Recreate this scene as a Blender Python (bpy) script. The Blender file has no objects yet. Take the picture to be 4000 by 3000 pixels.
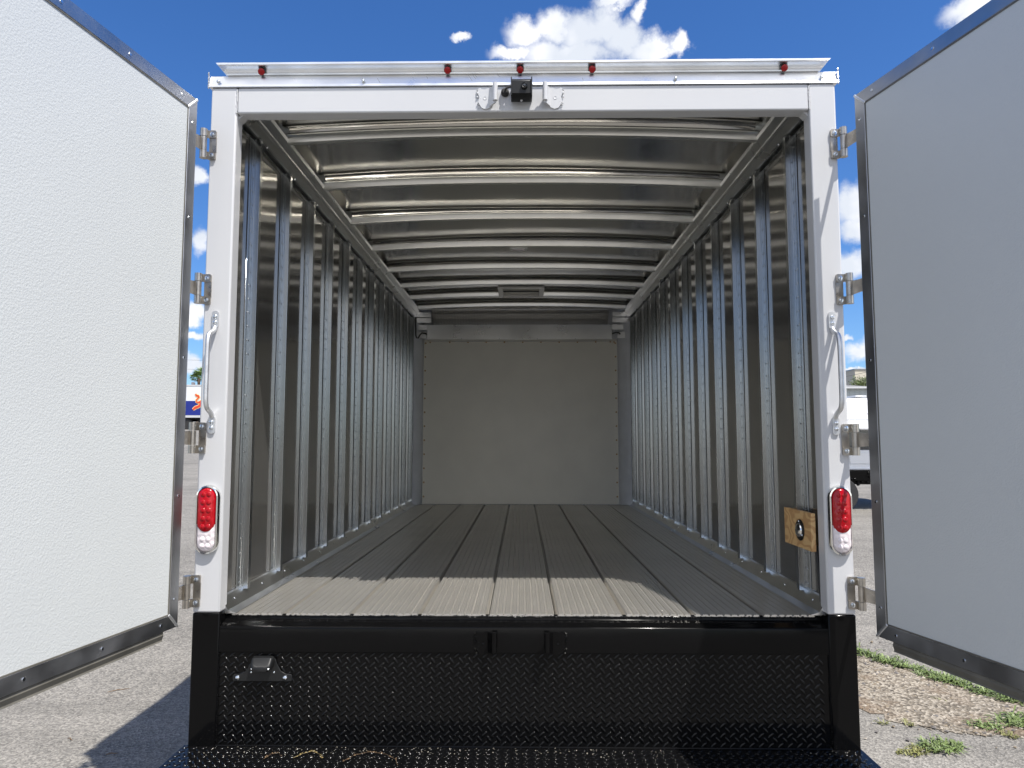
import bpy, math, random
from mathutils import Vector, Matrix
R = math.radians
random.seed(11)
scene = bpy.context.scene
col = scene.collection

# ------------------------------------------------------------------ camera
F_PX, W_PX, H_PX = 2742.0, 4000.0, 3000.0
PITCH = math.atan(227 / 2742); YAW = R(0.80)
CAM = Vector((0.0, -2.64, 1.656))
cd = bpy.data.cameras.new('camera'); cam = bpy.data.objects.new('camera', cd); col.objects.link(cam)
cd.sensor_width = 36; cd.lens = F_PX / W_PX * 36; cd.clip_start = .02; cd.clip_end = 3000
cam.location = CAM; cam.rotation_euler = (R(90) + PITCH, 0, YAW)
scene.camera = cam
scene.view_settings.view_transform = 'Standard'; scene.view_settings.look = 'None'
scene.view_settings.exposure = 0.74; scene.view_settings.gamma = 1
scene.cycles.max_bounces = 14; scene.cycles.diffuse_bounces = 6; scene.cycles.glossy_bounces = 10
scene.cycles.use_denoising = True
scene.cycles.sample_clamp_indirect = 14

def ray(px, py):
    u = px - 2000; v = 1500 - py
    f = F_PX * math.cos(PITCH) - v * math.sin(PITCH); z = v * math.cos(PITCH) + F_PX * math.sin(PITCH)
    c, s = math.cos(YAW), math.sin(YAW)
    return Vector((u * c - f * s, f * c + u * s, z))
def at(px, py, y):                      # measures the photo: the point at distance y seen at a pixel
    r = ray(px, py); return CAM + r * ((y - CAM.y) / r.y)

# ------------------------------------------------------------------ sun and sky
SUN = Vector((.36, -.395, 1)).normalized()
sl = bpy.data.lights.new('sun', 'SUN'); so = bpy.data.objects.new('sun', sl); col.objects.link(so)
sl.energy = 4.4; sl.angle = R(.55); sl.color = (1, .955, .89)
so.rotation_euler = SUN.to_track_quat('Z', 'Y').to_euler()
so.location = (5, -6, 15)
world = bpy.data.worlds.new('World'); scene.world = world; world.use_nodes = True
nt = world.node_tree; nt.nodes.clear()
def wn(t, **k):
    n = nt.nodes.new(t)
    for a, b in k.items(): setattr(n, a, b)
    return n
def wl(a, b): nt.links.new(a, b)
def wmath(op, a, b=None, c=None):
    n = wn('ShaderNodeMath', operation=op)
    for i, v in enumerate((a, b, c)):
        if v is None: continue
        if isinstance(v, (int, float)): n.inputs[i].default_value = v
        else: wl(v, n.inputs[i])
    return n.outputs[0]
out = wn('ShaderNodeOutputWorld'); bg = wn('ShaderNodeBackground'); wl(bg.outputs[0], out.inputs[0])
sky = wn('ShaderNodeTexSky', sky_type='NISHITA', sun_disc=False)
sky.sun_elevation = math.asin(SUN.z); sky.sun_rotation = math.atan2(SUN.x, SUN.y)
sky.air_density = 1.0; sky.dust_density = .3; sky.ozone_density = 2.0
hs = wn('ShaderNodeHueSaturation'); hs.inputs['Saturation'].default_value = 1.22; hs.inputs['Value'].default_value = 1.0
tint = wn('ShaderNodeVectorMath', operation='MULTIPLY'); tint.inputs[1].default_value = (.46, .575, .76); wl(hs.outputs[0], tint.inputs[0])
wl(sky.outputs[0], hs.inputs['Color'])
bg.inputs['Strength'].default_value = .125
tc = wn('ShaderNodeTexCoord'); sep = wn('ShaderNodeSeparateXYZ'); wl(tc.outputs['Generated'], sep.inputs[0])
az = wmath('ARCTAN2', sep.outputs[0], sep.outputs[1]); el = wmath('ARCSINE', sep.outputs[2])
cv = wn('ShaderNodeCombineXYZ'); wl(az, cv.inputs[0]); wl(el, cv.inputs[1])
# each cloud is a group of round puffs: place in the sky (measured on the photo) and radii
puffs = [(2060, 130, 85, 55), (2160, 110, 90, 62), (2290, 130, 120, 75), (2370, 95, 75, 75), (2440, 150, 95, 75), (2540, 190, 110, 55), (2000, 205, 85, 30),
         (2230, 210, 220, 65), (2560, 215, 100, 30), (2650, 175, 30, 45), (2500, 60, 28, 36), (2395, 18, 75, 18), (1800, 135, 34, 18),
         (3800, 30, 90, 45), (3900, 5, 90, 45), (3790, 70, 50, 20),
         (3330, 800, 55, 85), (3350, 880, 60, 50), (3400, 770, 60, 60), (3320, 1030, 90, 62), (3400, 1010, 60, 50),
         (790, 950, 35, 55), (775, 1220, 70, 30), (740, 1245, 50, 22), (760, 680, 40, 30), (760, 1300, 60, 20), (750, 1410, 50, 34), (700, 1400, 60, 30),
         (3360, 1370, 60, 34), (3330, 1440, 80, 12), (3420, 1350, 60, 40), (3290, 1320, 25, 14), (3350, 1480, 90, 12)]
def aziel(px, py):
    d = ray(px, py).normalized(); return math.atan2(d.x, d.y), math.asin(d.z)
nz = wn('ShaderNodeTexNoise'); nz.inputs['Scale'].default_value = 26; nz.inputs['Detail'].default_value = 9; nz.inputs['Roughness'].default_value = .62
wl(tc.outputs['Generated'], nz.inputs['Vector'])
nz2 = wn('ShaderNodeTexNoise'); nz2.inputs['Scale'].default_value = 9; nz2.inputs['Detail'].default_value = 5
wl(tc.outputs['Generated'], nz2.inputs['Vector'])
nzv = wn('ShaderNodeVectorMath', operation='MULTIPLY_ADD')
wl(nz.outputs['Color'], nzv.inputs[0]); nzv.inputs[1].default_value = (.045, .045, 0); nzv.inputs[2].default_value = (-.0225, -.0225, 0)
cvd = wn('ShaderNodeVectorMath', operation='ADD'); wl(cv.outputs[0], cvd.inputs[0]); wl(nzv.outputs[0], cvd.inputs[1])
field = None; shade = None
for (px, py, rx, ry) in puffs:
    a, e = aziel(px, py)
    cx = math.cos(e)
    s1 = wn('ShaderNodeVectorMath', operation='SUBTRACT'); wl(cvd.outputs[0], s1.inputs[0]); s1.inputs[1].default_value = (a, e, 0)
    s2 = wn('ShaderNodeVectorMath', operation='MULTIPLY'); wl(s1.outputs[0], s2.inputs[0])
    s2.inputs[1].default_value = (F_PX / rx * cx, F_PX / ry, 0)
    s3 = wn('ShaderNodeVectorMath', operation='LENGTH'); wl(s2.outputs[0], s3.inputs[0])
    d = s3.outputs['Value']
    field = d if field is None else wmath('MINIMUM', field, d)
# unseen bright clouds added behind the viewer, for fill light and metal reflections
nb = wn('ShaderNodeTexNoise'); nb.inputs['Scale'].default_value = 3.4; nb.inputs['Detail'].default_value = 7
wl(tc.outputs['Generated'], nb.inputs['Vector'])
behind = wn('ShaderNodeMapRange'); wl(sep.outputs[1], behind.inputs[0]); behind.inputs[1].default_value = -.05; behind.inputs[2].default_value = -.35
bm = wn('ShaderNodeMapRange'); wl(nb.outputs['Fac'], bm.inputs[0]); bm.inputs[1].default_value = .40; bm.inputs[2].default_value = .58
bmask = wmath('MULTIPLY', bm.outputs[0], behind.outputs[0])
mr = wn('ShaderNodeMapRange', interpolation_type='SMOOTHSTEP'); wl(wmath('ADD', field, wmath('MULTIPLY', wmath('SUBTRACT', nz.outputs['Fac'], .5), .8)), mr.inputs[0])
mr.inputs[1].default_value = 1.18; mr.inputs[2].default_value = .40; mr.inputs[3].default_value = 0; mr.inputs[4].default_value = 1
mask = mr.outputs[0]
cr = wn('ShaderNodeValToRGB')
cr.color_ramp.elements[0].position = .40; cr.color_ramp.elements[0].color = (3.9, 4.15, 4.6, 1)
cr.color_ramp.elements[1].position = .60; cr.color_ramp.elements[1].color = (5.6, 5.6, 5.7, 1)
wl(nz2.outputs['Fac'], cr.inputs[0])
mx = wn('ShaderNodeMixRGB'); wl(mask, mx.inputs[0]); wl(tint.outputs[0], mx.inputs[1]); wl(cr.outputs[0], mx.inputs[2])
mx2 = wn('ShaderNodeMixRGB'); wl(bmask, mx2.inputs[0]); wl(mx.outputs[0], mx2.inputs[1]); mx2.inputs[2].default_value = (7.6, 7.5, 7.3, 1)   # added fill clouds behind the viewer, brighter than the visible ones
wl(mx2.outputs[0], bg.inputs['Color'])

# ------------------------------------------------------------------ materials
MATS = {}
def mat(name, base, rough=.5, metal=0., coat=0., spec=None, ior=None, vary=None, bump=None, bump2=None, rvary=None, stretch=None, trans=0.):
    """vary=(scale, amount, detail) colour mottling; bump=(kind, scale, strength, distance)"""
    m = bpy.data.materials.new(name); m.use_nodes = True; MATS[name] = m
    t = m.node_tree; b = t.nodes['Principled BSDF']
    b.inputs['Base Color'].default_value = (*base, 1); b.inputs['Roughness'].default_value = rough
    b.inputs['Metallic'].default_value = metal; b.inputs['Coat Weight'].default_value = coat; b.inputs['Coat Roughness'].default_value = .04
    b.inputs['Transmission Weight'].default_value = trans
    if spec is not None: b.inputs['Specular IOR Level'].default_value = spec
    tc = t.nodes.new('ShaderNodeTexCoord'); mp = t.nodes.new('ShaderNodeMapping'); t.links.new(tc.outputs['Object'], mp.inputs[0])
    if stretch: mp.inputs['Scale'].default_value = stretch
    def noise(scale, detail=4):
        n = t.nodes.new('ShaderNodeTexNoise'); n.inputs['Scale'].default_value = scale; n.inputs['Detail'].default_value = detail
        t.links.new(mp.outputs[0], n.inputs['Vector']); return n
    if vary:
        n = noise(vary[0], vary[2] if len(vary) > 2 else 4)
        r = t.nodes.new('ShaderNodeMapRange'); t.links.new(n.outputs['Fac'], r.inputs[0])
        r.inputs[1].default_value = .3; r.inputs[2].default_value = .7; r.inputs[3].default_value = 1 - vary[1]; r.inputs[4].default_value = 1 + vary[1]
        mu = t.nodes.new('ShaderNodeVectorMath'); mu.operation = 'SCALE'; mu.inputs[0].default_value = base
        t.links.new(r.outputs[0], mu.inputs['Scale']); t.links.new(mu.outputs[0], b.inputs['Base Color'])
    if rvary:
        n = noise(rvary[0], 5); r = t.nodes.new('ShaderNodeMapRange'); t.links.new(n.outputs['Fac'], r.inputs[0])
        r.inputs[1].default_value = .3; r.inputs[2].default_value = .7; r.inputs[3].default_value = max(.02, rough - rvary[1]); r.inputs[4].default_value = rough + rvary[1]
        t.links.new(r.outputs[0], b.inputs['Roughness'])
    prev = None
    for bp in (bump, bump2):
        if not bp: continue
        kind, sc, st, dist = bp
        if kind == 'voronoi':
            n = t.nodes.new('ShaderNodeTexVoronoi'); n.feature = 'SMOOTH_F1'; n.inputs['Scale'].default_value = sc; t.links.new(mp.outputs[0], n.inputs['Vector']); o = n.outputs['Distance']
        elif kind == 'wave':
            n = t.nodes.new('ShaderNodeTexWave'); n.inputs['Scale'].default_value = sc; n.inputs['Distortion'].default_value = 1; t.links.new(mp.outputs[0], n.inputs['Vector']); o = n.outputs['Fac']
        else:
            n = noise(sc, 3); o = n.outputs['Fac']
        bn = t.nodes.new('ShaderNodeBump'); bn.inputs['Strength'].default_value = st; bn.inputs['Distance'].default_value = dist
        t.links.new(o, bn.inputs['Height'])
        if prev: t.links.new(prev.outputs[0], bn.inputs['Normal'])
        prev = bn
    if prev: t.links.new(prev.outputs[0], b.inputs['Normal'])
    return m
WHITE = mat('white_enamel', (.505, .512, .525), .30, coat=.3, vary=(2.2, .025, 6), bump=('noise', 60, .06, .002))
BLACK = mat('black_enamel', (.003, .003, .0032), .13, spec=.13, bump=('noise', 35, .10, .002), rvary=(9, .05))
BLACKP = mat('black_enamel_plate', (.003, .003, .0032), .10, spec=.16, bump=('noise', 70, .12, .0015), rvary=(14, .05))
BLACKL = mat('black_enamel_lugs', (.003, .003, .0032), .13, spec=.26, vary=(40, .3))
MATTE = mat('black_plastic', (.009, .0095, .010), .42, spec=.35)
ALU = mat('bright_aluminium', (.86, .87, .88), .32, 1., vary=(7, .07), rvary=(11, .07), bump=('noise', 5, .12, .004))
ALUS = mat('brushed_aluminium', (.74, .745, .74), .30, 1., vary=(5, .06), rvary=(5, .04), bump=('noise', 24, .1, .001))
ALUD = mat('weathered_aluminium', (.36, .375, .40), .38, 1., vary=(4, .16), rvary=(7, .12))
CAST = mat('satin_aluminium', (.68, .69, .70), .42, .9, vary=(25, .12), bump=('noise', 160, .3, .0006))
BOWM = mat('roof_bow_metal', (.86, .86, .82), .30, 1., vary=(7, .07), bump=('noise', 5, .15, .004))
SHEET = mat('roof_sheet_metal', (.50, .495, .475), .15, 1., vary=(3, .06), rvary=(4, .04), bump=('noise', 1.6, .12, .008))
WALLM = mat('wall_sheet_metal', (.36, .352, .335), .10, .88, vary=(3, .06), rvary=(30, .02), bump=('noise', 1.6, .10, .008))
GALV = mat('galvanised_steel', (.44, .455, .46), .19, 1., vary=(60, .05))
STEEL = mat('stainless_steel', (.46, .425, .375), .33, 1., vary=(30, .14), rvary=(40, .08))
CHROME = mat('chrome', (.80, .80, .78), .07, 1.)
ZINC = mat('zinc_bolt', (.72, .76, .80), .18, 1.)
RUST = mat('rust_spot', (.16, .07, .03), .8)
RUBBER = mat('rubber', (.02, .02, .021), .7, vary=(30, .2))
SEAL = mat('brown_grey_seal', (.12, .115, .10), .5, vary=(12, .2))
DKTRIM = mat('dull_door_trim', (.46, .47, .49), .40, 1., vary=(3.5, .18), rvary=(6, .12), stretch=(1, 1, 1))
REDL = mat('red_lens', (.34, .0, .005), .16, spec=.45, bump=('voronoi', 55, .5, .003))
REDD = mat('red_marker_lens', (.30, .001, .003), .2, spec=.4, bump=('voronoi', 220, .5, .002))
CLEARL = mat('clear_lens', (.70, .64, .66), .12, coat=1., bump=('voronoi', 65, .8, .004))
PANELW = mat('off_white_panel', (.88, .85, .75), .42, vary=(4, .03), bump=('noise', 120, .1, .001))
COLW = mat('white_bulkhead', (.80, .82, .85), .38, vary=(9, .05))
BRASS = mat('brass_screw', (.45, .27, .08), .35, .8)
LAMPW = mat('white_lamp_plastic', (.75, .75, .72), .3)
GLASSD = mat('dark_glass', (.02, .025, .03), .05, coat=1.)

def frp(name, base, st):
    m = mat(name, base, .42, vary=(1.6, .022, 6), bump=('voronoi', 190, st, .0022), bump2=('noise', 95, st * .7, .0018)); return m
FRP_L = frp('pebbled_white_panel', (.55, .575, .58), .28)

def floor_mat():
    m = mat('extruded_aluminium_floor', (.66, .64, .60), .33, .85, vary=(2.5, .05, 5))
    return m
FLOORM = floor_mat()

def tread_mat():
    m = mat('bright_tread_plate', (.60, .59, .57), .3, .95)
    t = m.node_tree; b = t.nodes['Principled BSDF']
    tc = t.nodes.new('ShaderNodeTexCoord'); mp = t.nodes.new('ShaderNodeMapping'); t.links.new(tc.outputs['Object'], mp.inputs[0])
    mp.inputs['Rotation'].default_value = (0, 0, 0); mp.inputs['Scale'].default_value = (1, 1, 1)
    v = t.nodes.new('ShaderNodeTexVoronoi'); v.inputs['Scale'].default_value = 34; v.inputs['Randomness'].default_value = .12; t.links.new(mp.outputs[0], v.inputs[0])
    bn = t.nodes.new('ShaderNodeBump'); bn.inputs['Strength'].default_value = .6; bn.inputs['Distance'].default_value = .004
    t.links.new(v.outputs[0], bn.inputs['Height']); t.links.new(bn.outputs[0], b.inputs['Normal']); return m
TREAD = tread_mat()

def ply_mat():
    m = bpy.data.materials.new('pine_plywood'); m.use_nodes = True; t = m.node_tree; b = t.nodes['Principled BSDF']
    tc = t.nodes.new('ShaderNodeTexCoord'); mp = t.nodes.new('ShaderNodeMapping'); mp.inputs['Scale'].default_value = (1, .45, 1)
    n = t.nodes.new('ShaderNodeTexNoise'); n.inputs['Scale'].default_value = 9; n.inputs['Detail'].default_value = 2
    w = t.nodes.new('ShaderNodeMath'); w.operation = 'MULTIPLY'; w.inputs[1].default_value = 13
    s = t.nodes.new('ShaderNodeMath'); s.operation = 'SINE'; w2 = t.nodes.new('ShaderNodeMath'); w2.operation = 'MULTIPLY'; w2.inputs[1].default_value = 6.28
    r = t.nodes.new('ShaderNodeValToRGB'); r.color_ramp.elements[0].color = (.42, .24, .10, 1); r.color_ramp.elements[1].color = (.56, .37, .17, 1)
    r.color_ramp.elements[0].position = .28; r.color_ramp.elements[1].position = .62
    mr_ = t.nodes.new('ShaderNodeMapRange'); mr_.inputs[1].default_value = -1
    L = t.links.new
    L(tc.outputs['Object'], mp.inputs[0]); L(mp.outputs[0], n.inputs['Vector']); L(n.outputs['Fac'], w.inputs[0]); L(w.outputs[0], w2.inputs[0]); w2.inputs[1].default_value = 5.5
    L(w2.outputs[0], s.inputs[0]); L(s.outputs[0], mr_.inputs[0]); L(mr_.outputs[0], r.inputs[0]); L(r.outputs[0], b.inputs['Base Color'])
    b.inputs['Roughness'].default_value = .6
    return m
PLY = ply_mat()

def ground_mat(name, c1, c2, c3, scale, bumpd, patchy=True):
    m = bpy.data.materials.new(name); m.use_nodes = True; t = m.node_tree; b = t.nodes['Principled BSDF']; L = t.links.new
    tc = t.nodes.new('ShaderNodeTexCoord')
    def noise(s, d=4, vec=None, rough=.5):
        n = t.nodes.new('ShaderNodeTexNoise'); n.inputs['Scale'].default_value = s; n.inputs['Detail'].default_value = d; n.inputs['Roughness'].default_value = rough
        L(vec or tc.outputs['Object'], n.inputs['Vector']); return n
    v = t.nodes.new('ShaderNodeTexVoronoi'); v.inputs['Scale'].default_value = scale; L(tc.outputs['Object'], v.inputs['Vector'])
    sx = t.nodes.new('ShaderNodeSeparateXYZ'); L(v.outputs['Color'], sx.inputs[0])
    r = t.nodes.new('ShaderNodeValToRGB'); e = r.color_ramp.elements
    e[0].position = 0; e[0].color = (*c1, 1); e[1].position = 1; e[1].color = (*c3, 1)
    x = r.color_ramp.elements.new(.5); x.color = (*c2, 1)
    L(sx.outputs[0], r.inputs[0])
    big = noise(.55, 6, None, .6); br = t.nodes.new('ShaderNodeMapRange'); L(big.outputs['Fac'], br.inputs[0])
    br.inputs[1].default_value = .3; br.inputs[2].default_value = .7; br.inputs[3].default_value = .84; br.inputs[4].default_value = 1.14
    mp = t.nodes.new('ShaderNodeMapping'); mp.inputs['Scale'].default_value = (.22, 2.2, 1); L(tc.outputs['Object'], mp.inputs[0])
    stn = noise(1.1, 6, mp.outputs[0], .65); sr = t.nodes.new('ShaderNodeMapRange'); L(stn.outputs['Fac'], sr.inputs[0])
    sr.inputs[1].default_value = .35; sr.inputs[2].default_value = .55; sr.inputs[3].default_value = .82; sr.inputs[4].default_value = 1.05
    fine = noise(900, 2); fr = t.nodes.new('ShaderNodeMapRange'); L(fine.outputs['Fac'], fr.inputs[0]); fr.inputs[1].default_value = .3; fr.inputs[2].default_value = .7; fr.inputs[3].default_value = .75; fr.inputs[4].default_value = 1.25
    m1 = t.nodes.new('ShaderNodeMath'); m1.operation = 'MULTIPLY'; L(br.outputs[0], m1.inputs[0]); L(sr.outputs[0], m1.inputs[1])
    m2 = t.nodes.new('ShaderNodeMath'); m2.operation = 'MULTIPLY'; L(m1.outputs[0], m2.inputs[0]); L(fr.outputs[0], m2.inputs[1])
    sc_ = t.nodes.new('ShaderNodeVectorMath'); sc_.operation = 'SCALE'; L(r.outputs[0], sc_.inputs[0]); L(m2.outputs[0], sc_.inputs['Scale'])
    last = sc_.outputs[0]
    if not patchy:
        sn = noise(1.7, 6, None, .6); sm = t.nodes.new('ShaderNodeMapRange'); L(sn.outputs['Fac'], sm.inputs[0]); sm.inputs[1].default_value = .50; sm.inputs[2].default_value = .66; sm.inputs[4].default_value = .75
        mxs = t.nodes.new('ShaderNodeMixRGB'); L(sm.outputs[0], mxs.inputs[0]); L(last, mxs.inputs[1]); mxs.inputs[2].default_value = (.16, .11, .07, 1); last = mxs.outputs[0]
    if patchy:      # fine dark cracks
        v2 = t.nodes.new('ShaderNodeTexVoronoi'); v2.feature = 'DISTANCE_TO_EDGE'; v2.inputs['Scale'].default_value = .7
        wv = noise(2.5, 5); ad = t.nodes.new('ShaderNodeVectorMath'); ad.operation = 'MULTIPLY_ADD'; ad.inputs[1].default_value = (.7, .7, .7)
        L(wv.outputs['Color'], ad.inputs[0]); L(tc.outputs['Object'], ad.inputs[2]); L(ad.outputs[0], v2.inputs['Vector'])
        cr_ = t.nodes.new('ShaderNodeMapRange'); L(v2.outputs['Distance'], cr_.inputs[0]); cr_.inputs[1].default_value = .0; cr_.inputs[2].default_value = .008; cr_.inputs[3].default_value = .72; cr_.inputs[4].default_value = 1
        s3 = t.nodes.new('ShaderNodeVectorMath'); s3.operation = 'SCALE'; L(last, s3.inputs[0]); L(cr_.outputs[0], s3.inputs['Scale']); last = s3.outputs[0]
    L(last, b.inputs['Base Color'])
    bn = t.nodes.new('ShaderNodeBump'); bn.inputs['Strength'].default_value = .9; bn.inputs['Distance'].default_value = bumpd
    L(v.outputs['Distance'], bn.inputs['Height']); L(bn.outputs[0], b.inputs['Normal'])
    b.inputs['Roughness'].default_value = .85; b.inputs['Specular IOR Level'].default_value = .3
    return m
ASPH = ground_mat('worn_asphalt', (.115, .108, .097), (.192, .181, .161), (.28, .263, .233), 95, .004)
GRAV = ground_mat('gravel_and_sand', (.085, .072, .055), (.21, .18, .138), (.37, .33, .27), 60, .010, False)

# ------------------------------------------------------------------ mesh builder
class MB:
    def __init__(s): s.v = []; s.f = []
    def add(s, vs, fs):
        n = len(s.v); s.v += [tuple(p) for p in vs]; s.f += [tuple(i + n for i in f) for f in fs]; return s
    def box(s, x0, x1, y0, y1, z0, z1):
        return s.add([(x0, y0, z0), (x1, y0, z0), (x1, y1, z0), (x0, y1, z0), (x0, y0, z1), (x1, y0, z1), (x1, y1, z1), (x0, y1, z1)],
                     [(0, 3, 2, 1), (4, 5, 6, 7), (0, 1, 5, 4), (1, 2, 6, 5), (2, 3, 7, 6), (3, 0, 4, 7)])
    def prism(s, poly, axis, a, b):
        """poly: 2D outline; axis: extruded along it. x: (y,z)  y: (x,z)  z: (x,y)"""
        def mk(p, t):
            return {'x': (t, p[0], p[1]), 'y': (p[0], t, p[1]), 'z': (p[0], p[1], t)}[axis]
        n = len(poly)
        vs = [mk(p, a) for p in poly] + [mk(p, b) for p in poly]
        fs = [tuple(range(n)), tuple(range(2 * n - 1, n - 1, -1))] + [(i, i + n, (i + 1) % n + n, (i + 1) % n) for i in range(n)]
        return s.add(vs, fs)
    def tube(s, pts, r, seg=12, cap=True, flat=None):
        pts = [Vector(p) for p in pts]; rs = r if isinstance(r, (list, tuple)) else [r] * len(pts)
        vs = []; up = None
        for i, p in enumerate(pts):
            t = (pts[min(i + 1, len(pts) - 1)] - pts[max(i - 1, 0)]).normalized()
            if up is None: up = t.orthogonal().normalized()
            up = (up - t * up.dot(t)).normalized(); sd = t.cross(up)
            for k in range(seg):
                a = 2 * math.pi * k / seg
                vs.append(p + (up * math.cos(a) + sd * math.sin(a)) * rs[i])
        fs = []
        for i in range(len(pts) - 1):
            for k in range(seg):
                a = i * seg + k; b = i * seg + (k + 1) % seg
                fs.append((a, b, b + seg, a + seg))
        if cap: fs += [tuple(range(seg - 1, -1, -1)), tuple(range((len(pts) - 1) * seg, len(pts) * seg))]
        return s.add(vs, fs)
    def lathe(s, prof, c, ax, seg=16):
        """prof: [(r, h)...] turned about axis ax through c"""
        ax = Vector(ax).normalized(); u = ax.orthogonal().normalized(); w = ax.cross(u); c = Vector(c)
        vs = []
        for (r, h) in prof:
            for k in range(seg):
                a = 2 * math.pi * k / seg
                vs.append(c + ax * h + (u * math.cos(a) + w * math.sin(a)) * max(r, 1e-5))
        fs = [(i * seg + k, i * seg + (k + 1) % seg, (i + 1) * seg + (k + 1) % seg, (i + 1) * seg + k) for i in range(len(prof) - 1) for k in range(seg)]
        fs += [tuple(range(seg - 1, -1, -1)), tuple(range((len(prof) - 1) * seg, len(prof) * seg))]
        return s.add(vs, fs)
    def dome(s, c, ax, r, h, seg=10, rings=3):
        return s.lathe([(r * math.cos(math.pi / 2 * i / rings), h * math.sin(math.pi / 2 * i / rings)) for i in range(rings + 1)], c, ax, seg)
    def build(s, name, m, parent=None, bevel=0, smooth=32, seg=2):
        me = bpy.data.meshes.new(name); me.from_pydata(s.v, [], s.f); me.validate(); me.update()
        if smooth:
            for p in me.polygons: p.use_smooth = True
            me.set_sharp_from_angle(angle=R(smooth))
        import bmesh
        b = bmesh.new(); b.from_mesh(me); bmesh.ops.recalc_face_normals(b, faces=b.faces); b.to_mesh(me); b.free()
        if smooth: me.set_sharp_from_angle(angle=R(smooth))
        me.materials.append(m)
        o = bpy.data.objects.new(name, me); col.objects.link(o)
        if parent: o.parent = parent
        if bevel:
            md = o.modifiers.new('bevel', 'BEVEL'); md.width = bevel; md.segments = seg; md.limit_method = 'ANGLE'; md.angle_limit = R(40)
        return o
def scatter(name, mb, m, parent, pts):
    o = None
    for p in pts:
        if o is None: o = mb.build(name, m, parent); c = o
        else: c = o.copy(); col.objects.link(c); c.parent = parent
        c.location = p
def xform(mb, M):
    mb.v = [tuple(M @ Vector(p)) for p in mb.v]; return mb
def tag(o, label=None, cat=None, group=None, kind=None):
    if label: o['label'] = label
    if cat: o['category'] = cat
    if group: o['group'] = group
    if kind: o['kind'] = kind
    return o
def empty(name, loc=(0, 0, 0)):
    o = bpy.data.objects.new(name, None); col.objects.link(o); o.location = loc; o.empty_display_size = .2; return o
def copy_part(o, parent, off=(0, 0, 0), mirror=False):
    c = o.copy(); col.objects.link(c); c.parent = parent
    c.location = Vector(o.location) + Vector(off)
    return c
def stadium(cx, cz, hw, z0, z1, n=10):
    pts = []
    for i in range(n + 1):
        a = math.pi * i / n; pts.append((cx + hw * math.cos(a), z1 - hw + hw * math.sin(a)))
    for i in range(n + 1):
        a = math.pi + math.pi * i / n; pts.append((cx + hw * math.cos(a), z0 + hw + hw * math.sin(a)))
    return pts
def rrect(x0, x1, z0, z1, r, n=4):
    pts = []
    for (cx, cz, a0) in ((x1 - r, z1 - r, 0), (x0 + r, z1 - r, 90), (x0 + r, z0 + r, 180), (x1 - r, z0 + r, 270)):
        for i in range(n + 1):
            a = R(a0 + 90 * i / n); pts.append((cx + r * math.cos(a), cz + r * math.sin(a)))
    return pts

# ------------------------------------------------------------------ ground
SLOPE = .045
def gz(x, y): return 0.0 if y < 2 else (.0568 * (y - 2) if y < 9.75 else .44 + SLOPE * (y - 9.75))
def sheet(name, m, xs, ys, dz=0):
    mb = MB(); mb.v = [(x, y, gz(x, y) + dz) for y in ys for x in xs]
    nx = len(xs); mb.f = [(j * nx + i, j * nx + i + 1, (j + 1) * nx + i + 1, (j + 1) * nx + i) for j in range(len(ys) - 1) for i in range(nx - 1)]
    return mb.build(name, m)
g = sheet('ground', ASPH, [-400, -60, -10, 0, 10, 60, 400], [-300, -30, -5, 2, 9.75, 30, 90, 500])
tag(g, 'sun bleached worn asphalt lot with exposed aggregate', kind='structure')

# ------------------------------------------------------------------ the truck
T = empty('box_truck', (0, 0, 0))
tag(T, 'white box truck with both rear doors swung open and an empty bare metal cargo body', 'truck')
FZ = 1.014; PI_ = 1.117; PO = 1.219; DEP = .065; HB = 2.941; HT = 3.045; FRONT = 4.70
WX = 1.147; SX = 1.114
for s in (-1, 1):
    mb = MB().box(min(s * PI_, s * PO), max(s * PI_, s * PO), 0, DEP, 1.027, HT)
    o = mb.build('rear_post', WHITE, T, bevel=.007, seg=3)
    mb = MB().box(min(s * PI_, s * PO), max(s * PI_, s * PO), 0, DEP, .50, 1.0265)
    mb.build('lower_post', BLACK, T, bevel=.005)
mb = MB().box(-PI_ + .001, PI_ - .001, .001, DEP, HB, HT - .0004)
hd = mb.build('header', WHITE, T, bevel=.006, seg=3)
for s in (-1, 1):       # inner gusset and weld at the corner
    MB().prism([(s * PI_, HB), (s * (PI_ - .018), HB), (s * PI_, HB - .018)], 'y', .02, DEP - .002).build('corner_gusset', WHITE, T)
    w = MB()
    for k in range(26):
        z = HB + .002 + k * .0037
        w.dome((s * (PI_ + random.uniform(-.001, .001)), .0, z), (0, -1, 0), .0035 * random.uniform(.7, 1.15), .0022, 8, 2)
    w.build('weld_bead', WHITE, hd)
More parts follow.
